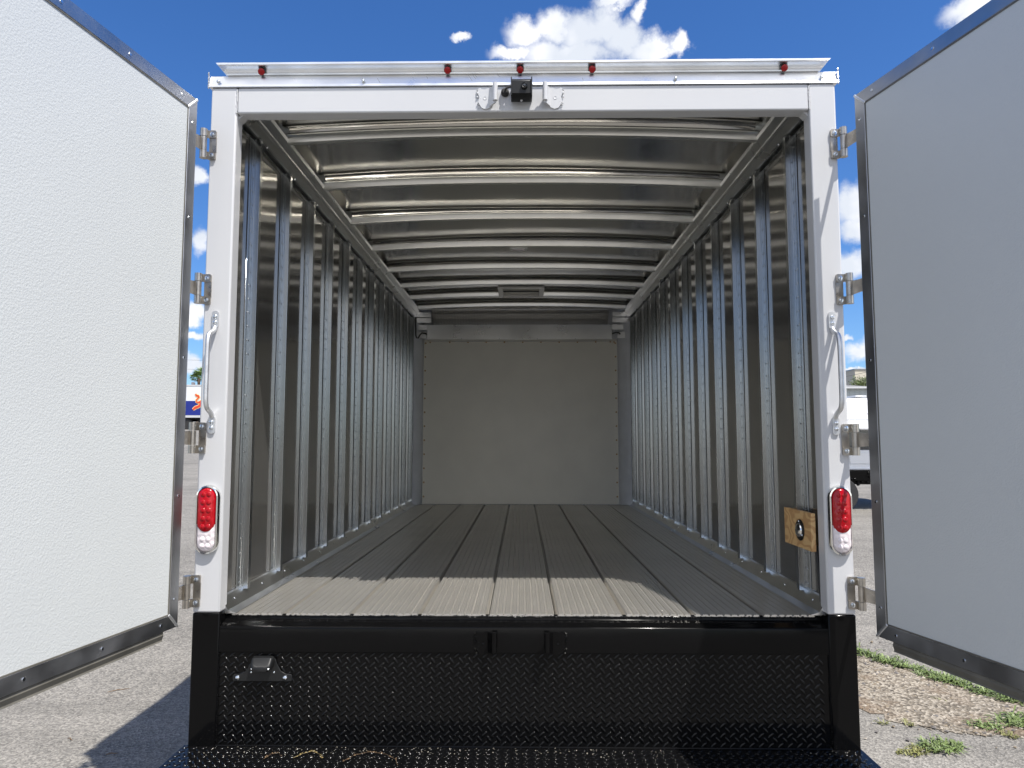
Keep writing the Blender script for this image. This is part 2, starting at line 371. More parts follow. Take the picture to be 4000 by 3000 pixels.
# fascia and overhanging rain cap
fa = MB().prism([(-.006, HT + .0006), (.006, 3.096), (DEP + .0008, 3.096), (DEP + .0008, HT + .0006)], 'x', -1.228, 1.228).build('fascia_rail', ALU, T, bevel=.002)
for s in (-1, 1):
    w = MB()
    for k in range(9):
        w.dome((s * 1.228, -.004 + .004 * random.random(), 3.046 + k * .0068), (s, -.4, 0), .006 * random.uniform(.7, 1.2), .006, 8, 2)
    w.build('weld_bead', CAST, fa)
for x in (-1.19, -.62, .60, 1.165):
    MB().dome((x, -.006, 3.067), (0, -1, 0), .0075, .007).build('rivet', ZINC, fa)
for (x, z, a, l) in ((-.20, 3.078, -60, .03), (-.185, 3.084, -55, .022), (-.178, 3.087, -50, .014), (-.09, 3.089, -45, .012), (-.05, 3.092, -10, .01), (.24, 3.07, -80, .012), (-.37, 3.082, -60, .01), (-.56, 3.07, -60, .025)):
    c, s_ = math.cos(R(a)) * l / 2, math.sin(R(a)) * l / 2; yo = (z - 3.07) * .235
    MB().tube([(x - c, yo - s_ * .235, z - s_), (x + c, yo + s_ * .235, z + s_)], .0013, 6).build('scratch', WHITE, fa)
prof = [(DEP + .006, 3.0965), (-.005, 3.0965), (-.0055, 3.0985), (-.001, 3.102), (.002, 3.106), (.003, 3.110), (.001, 3.115), (-.006, 3.119), (-.020, 3.121), (-.027, 3.1215), (-.030, 3.124), (-.030, 3.131), (-.026, 3.134), (DEP + .006, 3.134)]
n = len(prof); mb = MB()
def capx(p, s): return s * (1.16 + max(0, min(.034, (p[1] - 3.0965) * .95)))
mb.add([(capx(p, -1), p[0], p[1]) for p in prof] + [(capx(p, 1), p[0], p[1]) for p in prof],
       [tuple(range(n)), tuple(range(2 * n - 1, n - 1, -1))] + [(i, i + n, (i + 1) % n + n, (i + 1) % n) for i in range(n)])
capo = mb.build('rain_cap', ALU, T, smooth=25)
for i, x in enumerate((-1.021, -.289, -.005, .276, 1.022)):
    ax = (0, -.86, -.5)
    ml = MB().lathe([(.0145, 0), (.0145, .009), (.0128, .011)], (x, .001, 3.111), ax, 20).build('marker_light', MATTE, T)
    MB().dome((x, .001 - .86 * .0125, 3.111 - .5 * .0125), ax, .0135, .0055, 16, 4).build('lens', REDD, ml)

# outer shell
for s in (-1, 1):
    MB().box(min(s * (WX + .010), s * 1.215), max(s * (WX + .010), s * 1.215), DEP + .001, FRONT + .06, .93, 3.07).build('side_shell', WHITE, T, bevel=.004)
MB().box(-1.215, 1.215, DEP + .0065, FRONT + .06, 3.123, 3.1335).build('roof_skin', WHITE, T, bevel=.01)
MB().box(-1.215, 1.215, FRONT + .06, FRONT + .12, .93, 3.10).build('front_shell', WHITE, T, bevel=.02)

# inner walls, studs
ys0 = .250; pitch = .386
for s in (-1, 1):
    mb = MB(); NY, NZ = 130, 24
    vs = []
    for j in range(NZ + 1):
        for i in range(NY + 1):
            y = DEP + (FRONT - DEP) * i / NY; z = FZ + (2.97 - FZ) * j / NZ
            ph = ((y - ys0 - .015) / pitch) % 1.0
            bulge = .0011 * math.sin(math.pi * ph) ** 2 * (1 + .5 * math.sin(z * 3.1 + int((y - ys0) / pitch) * 1.7)) + .00012 * math.sin(z * 13 + 2 * math.sin(y * 2.1))
            vs.append((s * (WX + bulge - .001), y, z))
    mb.v = vs; mb.f = [(j * (NY + 1) + i, j * (NY + 1) + i + 1, (j + 1) * (NY + 1) + i + 1, (j + 1) * (NY + 1) + i) for j in range(NZ) for i in range(NY)]
    o = mb.build('side_wall', WALLM, T, smooth=60)
    # first stud of the side, the others share its mesh
    zt, zb = 2.948, FZ + .050; w_, tk = .024, .0016
    xw, xf = WX - .002, SX
    mb = MB()
    def strip(pts):
        poly = pts + [(p[0] + 0.0, p[1]) for p in []]
        return poly
    # hat section, walked from near flange to far flange, with real thickness
    inner = [(xw, -.040), (xw, 0), (xf, 0), (xf, w_), (xw, w_), (xw, w_ + .036)]
    outer = [(xw + tk * 0 - tk, -.040), (xw - tk, -tk), (xf - tk, -tk), (xf - tk, w_ + tk), (xw - tk, w_ + tk), (xw - tk, w_ + .036)]
    poly = [(s * a, b) for a, b in inner] + [(s * a, b) for a, b in reversed(outer)]
    mb.prism(poly, 'z', zb, zt)
    mb.box(min(s * (xf + .019), s * (xf + .022)), max(s * (xf + .019), s * (xf + .022)), -.0045, -tk, zb, zt)     # pressed rib down the web
    k = 0; z = zb + .03
    while z < zt - .02:
        mb.dome((s * (xw - tk), -.012, z), (-s, 0, 0), .0036, .003, 8, 2)
        z += .058; k += 1
    st = mb.build('wall_stud', GALV, T, smooth=28); md = st.modifiers.new('bevel', 'BEVEL'); md.width = .0022; md.segments = 2; md.limit_method = 'ANGLE'; md.angle_limit = R(60)
    st.location = (0, ys0, 0)
    for k in range(1, 12):
        c = copy_part(st, T); c.location = (0, ys0 + pitch * k, 0)
    # top track and side rail
    MB().box(min(s * (WX - .006), s * (WX + .001)), max(s * (WX - .006), s * (WX + .001)), DEP + .002, FRONT, 2.936, 2.99).build('top_track', GALV, T)
    rp = [(1.127, 2.953), (1.119, 2.953), (1.094, 2.968), (1.091, 2.973), (1.088, 2.969), (1.082, 2.976), (1.080, 2.983), (1.058, 3.008), (1.053, 3.022), (1.058, 3.026), (1.100, 3.06), (1.15, 3.06), (1.15, 2.98), (1.127, 2.975)]
    o = MB().prism([(s * a, b) for a, b in rp], 'y', DEP + .002, FRONT - .005).build('roof_rail', ALUS, T, smooth=20)
    scatter('rivet', MB().dome((0, 0, 0), (-s * .3, 0, -1), .006, .004, 8, 2), ZINC, o, [(s * 1.124, .35 + k * .38, 2.9515) for k in range(12)])
    scatter('rivet', MB().dome((0, 0, 0), (-s, 0, -.9), .005, .003, 8, 2), ZINC, o, [(s * 1.058, .45 + k * .38, 3.010) for k in range(12)])
    # floor flashing
    fp = [(1.1445, FZ + .001), (1.078, FZ + .001), (1.075, FZ + .003), (1.106, FZ + .012), (1.133, FZ + .058), (1.1445, FZ + .060)]
    o = MB().prism([(s * a, b) for a, b in fp], 'y', .045, FRONT - .005).build('floor_flashing', ALUS, T, smooth=20)
    scatter('rivet', MB().dome((0, 0, 0), (-s, 0, .55), .0048, .003, 8, 2), ZINC, o, [(s * 1.1195, .14 + k * .29, FZ + .037) for k in range(16)])

# roof sheet and bows
bows = [.42, 1.00, 1.60, 2.21, 2.84, 3.41, 3.91, 4.42]
ARC = lambda x: -.030 * (abs(x) / 1.06) ** 2.2
ZB = 3.036
mb = MB(); NX, NY = 60, 460; y0, y1 = DEP, FRONT + .02; vs = []
ends = [y0 - .05] + bows + [FRONT + .3]
yl = []
for a, b in zip(ends, ends[1:]):
    L = b - a; yl += [a + L * q for q in (0, .01, .02, .03, .045, .06, .08, .11, .15, .2, .27, .34, .42, .5, .57, .63, .68)] + [b - q for q in (.16, .14, .12, .105, .09, .08, .07, .062, .055, .049, .043, .038, .033, .028, .024, .02, .016, .012, .008, .004)]
yl = sorted(set(round(y, 4) for y in yl if y0 <= y <= y1)); NY = len(yl) - 1
for j in range(NY + 1):
    y = yl[j]
    k = max(i for i in range(len(ends) - 1) if ends[i] <= y + 1e-9); a, b = ends[k], ends[k + 1]
    t = (y - a) / (b - a)
    for i in range(NX + 1):
        x = -1.09 + 2.18 * i / NX
        u1, u2 = max(0, b - .004 - y), max(0, y - a - .04); ex = max(0, 1.07 - abs(x)); wv = 1 + .22 * math.sin(x * 2.1 + k * 2.3) + .10 * math.sin(x * 5.3 + k)
        w0 = .042 * (1 + .12 * math.sin(x * 2.1 + k * 2.3)); th0 = .97; fu = -math.log(math.cos(th0)) if u1 >= w0 else math.log(math.cos(th0 * (1 - u1 / w0))) - math.log(math.cos(th0))
        pil = w0 / th0 * fu * (1 - math.exp(-u2 / .05)) + .0015 * math.sin(x * 3 + k * 2) * math.sin(math.pi * t)
        vs.append((x, y, ZB + .037 + ARC(x) + pil))
mb.v = vs; mb.f = [(j * (NX + 1) + i, j * (NX + 1) + i + 1, (j + 1) * (NX + 1) + i + 1, (j + 1) * (NX + 1) + i) for j in range(NY) for i in range(NX)]
mb.build('roof_sheet', SHEET, T, smooth=60)
def bow_mesh(x0, x1):
    mb = MB(); N = max(6, int(40 * (x1 - x0) / 2.1)); prof = [(-.009, .0355), (-.009, .0335), (-.004, .0325), (0, .004), (.003, 0), (.030, 0), (.033, .004), (.036, .0325), (.06, .0335), (.06, .0355)]
    m = len(prof)
    for i in range(N + 1):
        x = x0 + (x1 - x0) * i / N
        mb.v += [(x, p[0], ZB + p[1] + ARC(x)) for p in prof]
    mb.f = [(i * m + k, i * m + (k + 1) % m, (i + 1) * m + (k + 1) % m, (i + 1) * m + k) for i in range(N) for k in range(m)]
    mb.f += [tuple(range(m)), tuple(range((N + 1) * m - 1, N * m - 1, -1))]
    return mb
b0 = None
for k, y in enumerate(bows):
    if k == 6:                            # cut in two by the roof vent
        for (xa, xb) in ((-1.062, -.215), (.205, 1.062)):
            o = bow_mesh(xa, xb).build('roof_bow', BOWM, T, smooth=30); o.location = (0, y, 0)
    elif b0 is None:
        b0 = bow_mesh(-1.062, 1.062).build('roof_bow', BOWM, T, smooth=30); b0.location = (0, y, 0)
    else:
        c = copy_part(b0, T); c.location = (0, y, 0)
# roof vent: frame, opening, crossbar
vt = MB()
vx0, vx1, vy0, vy1 = -.215, .205, 3.56, 3.98
for (a, b, c, d) in ((vx0, vx1, vy0, vy0 + .05), (vx0, vx1, vy1 - .05, vy1), (vx0, vx0 + .045, vy0 + .05, vy1 - .05), (vx1 - .045, vx1, vy0 + .05, vy1 - .05)):
    vt.box(a, b, c, d, 3.034, 3.062)
vo = vt.build('roof_vent', TREAD, T)
MB().box(vx0 + .046, vx1 - .046, vy0 + .051, vy1 - .051, 3.052, 3.058).build('vent_lid', PANELW, vo)
MB().box(vx0 + .046, vx1 - .046, 3.76, 3.775, 3.042, 3.050).build('vent_crossbar', MATTE, vo)
# ceiling dome light
dl = MB().prism(rrect(-.085, .045, 2.245, 2.305, .012), 'z', 3.026, 3.035).build('ceiling_light', LAMPW, T, bevel=.002)
MB().prism(rrect(-.066, .026, 2.255, 2.296, .01), 'z', 3.018, 3.0259).build('lens', CLEARL, dl)

# front bulkhead
MB().box(-WX, WX, FRONT, FRONT + .03, FZ, 3.10).build('front_wall', COLW, T)
fpn = MB().box(-1.032, 1.002, FRONT - .012, FRONT - .001, FZ + .004, 2.735).build('front_panel', PANELW, T, bevel=.002)
pts = []
for k in range(11): pts.append((-.95 + k * .192 if k else -.965, 2.705))
pts += [(-1.012, 2.695), (.982, 2.692), (.93, 2.707)]
for k in range(1, 12):
    z = 2.695 - k * .1455
    pts += [(-1.014 - .0004 * k, z), (.984, z)]
sm = MB().dome((0, 0, 0), (0, -1, 0), .0085, .004, 10, 2); s0 = None
for (x, z) in pts:
    if s0 is None:
        s0 = sm.build('screw', BRASS, fpn); s0.location = (x, FRONT - .0125, z)
    else:
        c = copy_part(s0, fpn); c.location = (x, FRONT - .0125, z)
for s in (-1, 1):
    inner = []; N = 12; cx0, cx1 = (-1.143, -1.036) if s < 0 else (1.143, 1.006)
    for i in range(N + 1):
        a = math.pi / 2 * i / N
        inner.append((cx0 + (cx1 - cx0) * math.sin(a) ** 1.0, FRONT - .13 + .128 * (1 - math.cos(a))))
    poly = inner + [(cx0, FRONT - .001)]
    MB().prism(poly, 'z', FZ + .004, 2.93).build('corner_post', COLW, T, smooth=50)
    xa = s * 1.12; xb = s * .94
    for k, z in enumerate((3.0, 2.945, 2.875)):
        MB().box(min(xa, xb), max(xa, xb), 4.54 + .03 * k, 4.555 + .03 * k, z - .052, z).build('front_slat', ALUS, T, bevel=.001)
# tread plate nose piece over the bulkhead
mb = MB(); prof = [(4.50, 3.062), (4.53, 3.02), (4.545, 2.985), (4.57, 2.975), (4.64, 2.925), (4.66, 2.87), (4.663, 2.86)]
mb.prism(prof + [(p[0] + .006, p[1] + .006) for p in reversed(prof)], 'x', -.935, .90).build('tread_plate_nose', TREAD, T, smooth=50)
bx = MB().prism([(4.52, 2.708), (4.535, 2.865), (4.70, 2.875), (4.70, 2.708)], 'x', -.978, .93).build('front_box_cover', ALUS, T, bevel=.003)
scatter('rivet', MB().dome((0, 0, 0), (0, -1, 0), .005, .003, 8, 2), ZINC, bx, [(x, 4.52, 2.717) for x in (-.62, -.23, .16, .55)])
for s in (-1, 1): MB().box(min(s * .99, s * 1.10), max(s * .99, s * 1.10), 4.59, 4.605, 2.73, 2.80).build('bracket', ALUS, T, bevel=.003)
MB().tube([(-1.105, 4.56, 3.02), (-1.10, 4.56, 2.96), (-1.10, 4.56, 2.86), (-1.098, 4.56, 2.76), (-1.09, 4.56, 2.735), (-1.075, 4.56, 2.73), (-1.055, 4.56, 2.765), (-1.035, 4.56, 2.785), (-1.0, 4.56, 2.78), (-.975, 4.56, 2.765)], .007, 8).build('cable', RUBBER, T)
MB().tube([(.93, 4.56, 2.772), (.97, 4.56, 2.785), (1.005, 4.57, 2.785), (1.02, 4.575, 2.77)], .007, 8).build('cable', RUBBER, T)

# aluminium plank floor: one continuous ribbed section per plank
PW = .256
def plank(x0, x1):
    n = max(1, round((x1 - x0 - .012) / .0272)); P = (x1 - x0 - .012) / n; pts = []
    for i in range(n):
        a = x0 + .006 + i * P; h = FZ + random.uniform(-.0005, .0005); lo = FZ - random.uniform(.0055, .0070)
        pts += [(a, lo), (a + P * .16, h)]
        for q in (.28, .50): pts += [(a + P * q, h), (a + P * (q + .04), h - .0022), (a + P * (q + .07), h - .0022), (a + P * (q + .12), h)]
        pts += [(a + P * .74, h), (a + P * .90, lo)]
    pts += [(x1 - .005, FZ - .0285), (x1 - .001, FZ - .0285)]
    pts += [(x1 - .001, FZ - .03), (x0 + .001, FZ - .03), (x0 + .001, FZ - .0285), (x0 + .005, FZ - .0285)]
    return MB().prism(pts, 'y', .055, FRONT - .002)
xs = [-1.10, -PW * 3.5, -PW * 2.5, -PW * 1.5, -PW * .5, PW * .5, PW * 1.5, PW * 2.5, PW * 3.5, 1.10]
fl = MB().box(-1.14, 1.14, .056, FRONT - .003, FZ - .05, FZ - .034).build('floor_base', BLACK, T)
for i in range(len(xs) - 1):
    plank(xs[i], xs[i + 1]).build('floor_plank', FLOORM, T, smooth=0)

# sill, beam and black tread plate below
sl_ = MB().prism([(.075, FZ - .032), (.075, FZ - .006), (.054, FZ - .008), (.052, FZ - .02), (.045, FZ - .024), (.010, .981), (.002, .977), (0, .970), (0, .886), (.075, .886)], 'x', -PI_ + .001, PI_ - .001)
sl_.build('rear_sill', BLACK, T, bevel=.0015)
ww = MB()
for k in range(230):
    ww.dome((-1.09 + k * .0095 + random.uniform(-.002, .002), .053, FZ - .010 + random.uniform(-.002, .0015)), (0, -1, .8), random.uniform(.003, .006), .003, 6, 2)
ww.build('weld_bead', BLACK, T)
for s in (-1, 1):
    ww = MB()
    for k in range(60):
        ww.dome((s * (PI_ - .001), .001 + .001 * random.random(), .975 - k * .0068), (-s * .6, -1, 0), random.uniform(.002, .0038), .0025, 6, 2)
    ww.build('weld_bead', BLACK, T)

def lens_bump(mb, c, u, v, n, L=.0145, Wd=.0050, H=.0026):
    """one raised lug of the tread pattern: centre c, long axis u, short axis v, normal n"""
    c = Vector(c); vs = []; N = 10
    for (f, g_, h) in ((1, 1, 0), (.93, .86, .5), (.75, .52, .88)):
        for i in range(N):
            a = 2 * math.pi * i / N; vs.append(c + u * (L * f * math.cos(a)) + v * (Wd * g_ * math.sin(a)) + n * (H * h))
    vs.append(c + n * H)
    fs = [(r * N + i, r * N + (i + 1) % N, (r + 1) * N + (i + 1) % N, (r + 1) * N + i) for r in range(2) for i in range(N)] + [(2 * N + i, 2 * N + (i + 1) % N, 3 * N) for i in range(N)]
    mb.add(vs, fs)
def tread_lugs(mb, org, ex, ey, n, w, h, p=.0345):
    ex, ey, n, org = Vector(ex), Vector(ey), Vector(n), Vector(org)
    d1 = (ex + ey * .95).normalized(); d2 = (ex - ey * 1.35).normalized()
    j = 0; y = p * .3
    while y < h - .006:
        x = p * .3 + (p / 2 if j % 2 else 0)
        while x < w - .010:
            d = d1 if j % 2 == 0 else d2
            lens_bump(mb, org + ex * x + ey * y, d, d.cross(n), n)
            x += p
        y += p / 2; j += 1
kp = MB().box(-PI_ + .001, PI_ - .001, .006, .012, .552, .8855).build('kick_plate', BLACKP, T)
mb = MB(); tread_lugs(mb, (-PI_ + .004, .006, .553), (1, 0, 0), (0, 0, 1), (0, -1, 0), 2 * PI_ - .008, .328); mb.build('raised_tread', BLACKL, kp, smooth=89)
SD = .235
sp = MB().prism([(.01, .552), (-SD + .008, .552), (-SD, .544), (-SD, .44), (-SD + .006, .44), (-SD + .006, .544), (.01, .546)], 'x', -1.236, 1.222).build('step_bumper', BLACKP, T)
mb = MB(); tread_lugs(mb, (-1.23, -SD + .006, .552), (1, 0, 0), (0, 1, 0), (0, 0, 1), 2.445, SD - .01); mb.build('raised_tread', BLACKL, sp, smooth=89)
MB().tube([(-PI_, .003, .554), (PI_, .003, .554)], .004, 8).build('weld_bead', BLACK, sp)

# latch keepers, white at the top and black at the bottom
def keeper(name, s, z0, m):
    mb = MB()
    pl = [(.158, .020), (.165, .034), (.160, .052), (.168, .072), (.163, .088), (.140, .082), (.128, .088), (.112, .085), (.106, .070), (.104, .03), (.118, .010), (.135, .003), (.150, .008)]
    mb.prism([(s * x - (.004 if s < 0 else .006), z0 + z) for x, z in pl], 'y', -.006, .003)
    # curled finger standing off the plate
    x = s * .096 - .005
    mb.tube([(x, -.038, z0 + .022), (x, -.038, z0 + .092)], .0098, 14, cap=True)
    mb.prism([(x - .004, -.036), (x + .004, -.036), (x + s * .022 + .003, -.002), (x + s * .022 - .006, -.002)], 'z', z0 + .014, z0 + .086)
    random.seed(5)
    for k in range(16):
        mb.dome((s * (.160 + random.uniform(-.006, .008)) - .005, -.002, z0 + random.uniform(.01, .09)), (0, -1, 0), random.uniform(.002, .005), .005, 6, 2)
    o = mb.build(name, m, T, smooth=35)
    d = MB().lathe([(.0075, 0), (.0075, .001), (.0055, .0012), (.004, .0003)], (s * .137 - .005, -.006, z0 + .048), (0, -1, 0), 12).build('bolt_hole', m, o)
    return o
for s in (-1, 1):
    keeper('latch_keeper', s, HB + .004, WHITE); keeper('latch_keeper', s, .877, BLACK)

# reversing camera above the opening
rc = MB().prism([(-.020, 2.968), (-.082, 2.972), (-.084, 3.022), (-.076, 3.032), (-.060, 3.036), (-.020, 3.036)], 'x', -.038, .038).build('rear_camera', MATTE, T, bevel=.002)
for s in (-1, 1): MB().prism([(0, 2.98), (-.06, 2.964), (-.086, 2.964), (-.089, 3.034), (-.06, 3.041), (-.018, 3.041), (0, 3.03)], 'x', s * .0385 - .0015 + .0, s * .0385 + .0025).build('side_bracket', MATTE, rc)
ln = MB().lathe([(.0125, 0), (.0125, .008), (.010, .011), (.009, .010), (.004, .008)], (.011, -.082, 3.000), (0, -1, 0), 18).build('camera_lens', MATTE, rc)
MB().dome((.011, -.092, 3.0), (0, -1, 0), .005, .0015, 10, 2).build('glass', GLASSD, rc)
MB().lathe([(.016, 0), (.0155, .010), (.009, .016)], (-.064, 0, 3.016), (0, -1, 0), 16).build('grommet', RUBBER, rc)
MB().tube([(-.064, -.014, 3.016), (-.060, -.024, 3.022), (-.050, -.026, 3.026), (-.036, -.030, 3.026)], .004, 8).build('cable', RUBBER, rc)
MB().dome((0, -.04, 2.966), (0, 0, -1), .005, .006, 8, 2).build('screw', WHITE, rc)
for s in (-1, 1): MB().dome((s * .0415, -.06, 3.02), (s, 0, 0), .005, .003, 8, 2).build('screw', ZINC, rc)

# number plate lamp on its bracket
bp = [(-1.058, .783), (-.846, .783), (-.843, .787), (-.843, .803), (-.847, .808), (-.866, .809), (-.885, .820), (-.900, .845), (-.906, .862), (-.916, .870), (-.982, .870), (-.990, .862), (-.997, .845), (-1.012, .820), (-1.030, .809), (-1.055, .808), (-1.061, .803), (-1.061, .787)]
pb = MB().prism(bp, 'y', -.001, .004).build('plate_lamp_bracket', MATTE, T, bevel=.001)
lh = MB(); 
for (yy, hw, z0, z1) in ((-.001, .040, .836, .874), (-.022, .038, .838, .872), (-.030, .032, .842, .866)): pass
def loft(sections):
    mb = MB(); m = None
    for (y, pts) in sections:
        m = len(pts); mb.v += [(p[0], y, p[1]) for p in pts]
    k = len(sections)
    mb.f = [(i * m + j, i * m + (j + 1) % m, (i + 1) * m + (j + 1) % m, (i + 1) * m + j) for i in range(k - 1) for j in range(m)]
    mb.f += [tuple(range(m - 1, -1, -1)), tuple(range((k - 1) * m, k * m))]
    return mb
loft([(-.0015, rrect(-.990, -.908, .836, .874, .012)), (-.020, rrect(-.988, -.910, .832, .872, .012)), (-.034, rrect(-.984, -.914, .826, .850, .010)), (-.040, rrect(-.976, -.922, .829, .845, .007))]).build('lamp_housing', MATTE, pb, smooth=40)
for x in (-.979, -.919): MB().dome((x, -.036, .836), (0, -1, -.2), .0045, .003, 10, 2).build('screw', ZINC, pb)
for x in (-.993, -.909): MB().dome((x, -.0012, .815), (0, -1, 0), .004, .003, 10, 2).build('rivet', ZINC, pb)
for x in (-1.043, -.868): MB().dome((x, -.0012, .796), (0, -1, 0), .0085, .007, 14, 3).build('bolt', ZINC, pb)

# tail lights
for s in (-1, 1):
    cx = s * 1.172; z0, z1 = 1.240, 1.497
    o = loft([(-.001, stadium(cx, 0, .045, z0, z1)), (-.010, stadium(cx, 0, .0445, z0, z1)), (-.018, stadium(cx, 0, .041, z0 + .003, z1 - .003)), (-.019, stadium(cx, 0, .036, z0 + .008, z1 - .008)), (-.010, stadium(cx, 0, .0335, z0 + .011, z1 - .011))])
    tl = o.build('tail_light', CHROME, T, smooth=50)
    MB()
    loft([(-.0102, stadium(cx, 0, .0325, z0 + .012, z1 - .012)), (-.019, stadium(cx, 0, .0315, z0 + .013, z1 - .013)), (-.023, stadium(cx, 0, .026, z0 + .018, z1 - .018))]).build('clear_lens', CLEARL, tl, smooth=50)
    loft([(-.0104, stadium(cx, 0, .0328, z0 + .082, z1 - .0115)), (-.0215, stadium(cx, 0, .032, z0 + .083, z1 - .0125)), (-.026, stadium(cx, 0, .026, z0 + .088, z1 - .018))]).build('red_lens', REDL, tl, smooth=50)
    lb = MB()
    for r_ in range(5):
        for c_x in (-.0105, .0105): lb.dome((cx + c_x, -.0255, z0 + .104 + r_ * .0295), (0, -1, 0), .0102, .0030, 14, 3)
    for o_ in (lb,): o_.build('red_led_domes', REDL, tl, smooth=60)
    lb = MB()
    for r_ in range(2):
        for c_x in (-.0105, .0105): lb.dome((cx + c_x, -.0225, z0 + .034 + r_ * .024), (0, -1, 0), .0098, .0035, 14, 3)
    lb.build('clear_led_domes', CLEARL, tl, smooth=60)

# grab handles
for s in (-1, 1):
    x = s * 1.170; zt, zb = (2.154, 1.69) if s < 0 else (2.145, 1.685)
    bar = [(x, -.005, zt - .060), (x, -.010, zt - .072), (x, -.030, zt - .083), (x, -.050, zt - .092), (x, -.060, zt - .110), (x, -.063, zt - .14), (x, -.063, (zt + zb) / 2), (x, -.063, zb + .14), (x, -.060, zb + .110), (x, -.050, zb + .092), (x, -.030, zb + .083), (x, -.010, zb + .072), (x, -.005, zb + .060)]
    rr = [.009, .0095, .0095] + [.0098] * 7 + [.0095, .0095, .009]
    # smooth the bends
    P2 = [Vector(p) for p in bar]
    for _ in range(2):
        q = [P2[0]]
        for a, b in zip(P2, P2[1:]): q += [a.lerp(b, .25), a.lerp(b, .75)]
        q.append(P2[-1]); P2 = q
    gh = MB().tube(P2, .0091, 14)
    for zc in (zt - .031, zb + .031):
        gh.prism(rrect(x - .0125, x + .0125, zc - .033, zc + .033, .010), 'y', -.007, -.0005)
    o = gh.build('grab_handle', CAST, T, smooth=45)
    for z in (zt - .020, zt - .042, zb + .020, zb + .042):
        MB().lathe([(.008, 0), (.008, .002), (.0062, .005), (.003, .0062)], (x, -.007, z), (0, -1, 0), 12).build('bolt', ZINC, o)

# doors (hinged at the posts, swung wide open)
def door(s, ang, hx, hy, z0, z1):
    TH, LEN = .040, 1.13
    d = Vector((s * math.sin(R(ang)), -math.cos(R(ang)), 0)); n = Vector((s * math.cos(R(ang)), math.sin(R(ang)), 0))
    M = Matrix(((d.x, n.x, 0, s * hx), (d.y, n.y, 0, hy), (0, 0, 1, 0), (0, 0, 0, 1)))
    T_, L = .048, LEN
    core = xform(MB().box(T_ - .004, L - T_ + .004, .003, TH - .003, z0 + T_ - .004, z1 - T_ + .004), M).build('door', FRP_L, T)
    core['label'] = 'left door with its pebbled white inner face in the sun' if s < 0 else 'right door with its white inner face in shade'
    frame = MB()
    # mitred frame: four channel bars
    def bar(poly):
        vs = [(p[0], 0, p[1]) for p in poly] + [(p[0], TH, p[1]) for p in poly]; k = len(poly)
        frame.add(vs, [tuple(range(k)), tuple(range(2 * k - 1, k - 1, -1))] + [(i, i + k, (i + 1) % k + k, (i + 1) % k) for i in range(k)])
    g_ = .0006
    bar([(0, z0), (T_, z0 + T_), (T_, z1 - T_), (0, z1)]); bar([(L, z0), (L, z1), (L - T_, z1 - T_), (L - T_, z0 + T_)])
    bar([(g_, z1), (T_ + g_, z1 - T_), (L - T_ - g_, z1 - T_), (L - g_, z1)]); bar([(g_, z0), (L - g_, z0), (L - T_ - g_, z0 + T_), (T_ + g_, z0 + T_)])
    xform(frame, M).build('door_frame', DKTRIM, core, bevel=.0012)
    # sealant line round the panel
    q = .005; gl = MB()
    for (a, b, c, e) in ((T_, T_ + q, z0 + T_, z1 - T_), (L - T_ - q, L - T_, z0 + T_, z1 - T_), (T_ + q, L - T_ - q, z0 + T_, z0 + T_ + q), (T_ + q, L - T_ - q, z1 - T_ - q, z1 - T_)):
        gl.box(a, b, .0008, .0034, c, e)
    xform(gl, M).build('panel_gasket', SEAL, core)
    # hanging bottom seal
    seal = MB().prism([(.006, z0 - .001), (.003, z0 - .012), (.008, z0 - .028), (.006, z0 - .033), (.024, z0 - .033), (.030, z0 - .001)], 'x', .07, L - .03)
    xform(seal, M).build('bottom_seal', SEAL, core, smooth=20)
    # welds at the mitres and screws along the frame
    for (a, b, c, e) in ((.002, z0 + .002, T_, z0 + T_), (.002, z1 - .002, T_, z1 - T_)):
        wb = MB()
        for k in range(13):
            t = k / 12; wb.dome((a + (c - a) * t, 0, b + (e - b) * t), (0, -1, 0), .0055, .003, 8, 2)
        xform(wb, M).build('weld_bead', CAST, core)
    sc = []
    for z in (z1 - .10, z1 - .46, z1 - .98, z0 + .46, z0 + .10): sc.append((T_ * .5, z))
    for x in (.09, .36, .64, .92): sc += [(x, z1 - T_ * .5), (x, z0 + T_ * .5)]
    for (x, z) in sc:
        xform(MB().lathe([(.0055, 0), (.005, .002), (.002, .0016)], (x, 0, z), (0, -1, 0), 10), M).build('screw', ZINC, core)
    return core, M, TH
D_L = door(-1, 9.0, 1.2195, -.110, 1.006, 2.940)
D_R = door(1, 13.0, 1.2225, -.140, .990, 2.924)
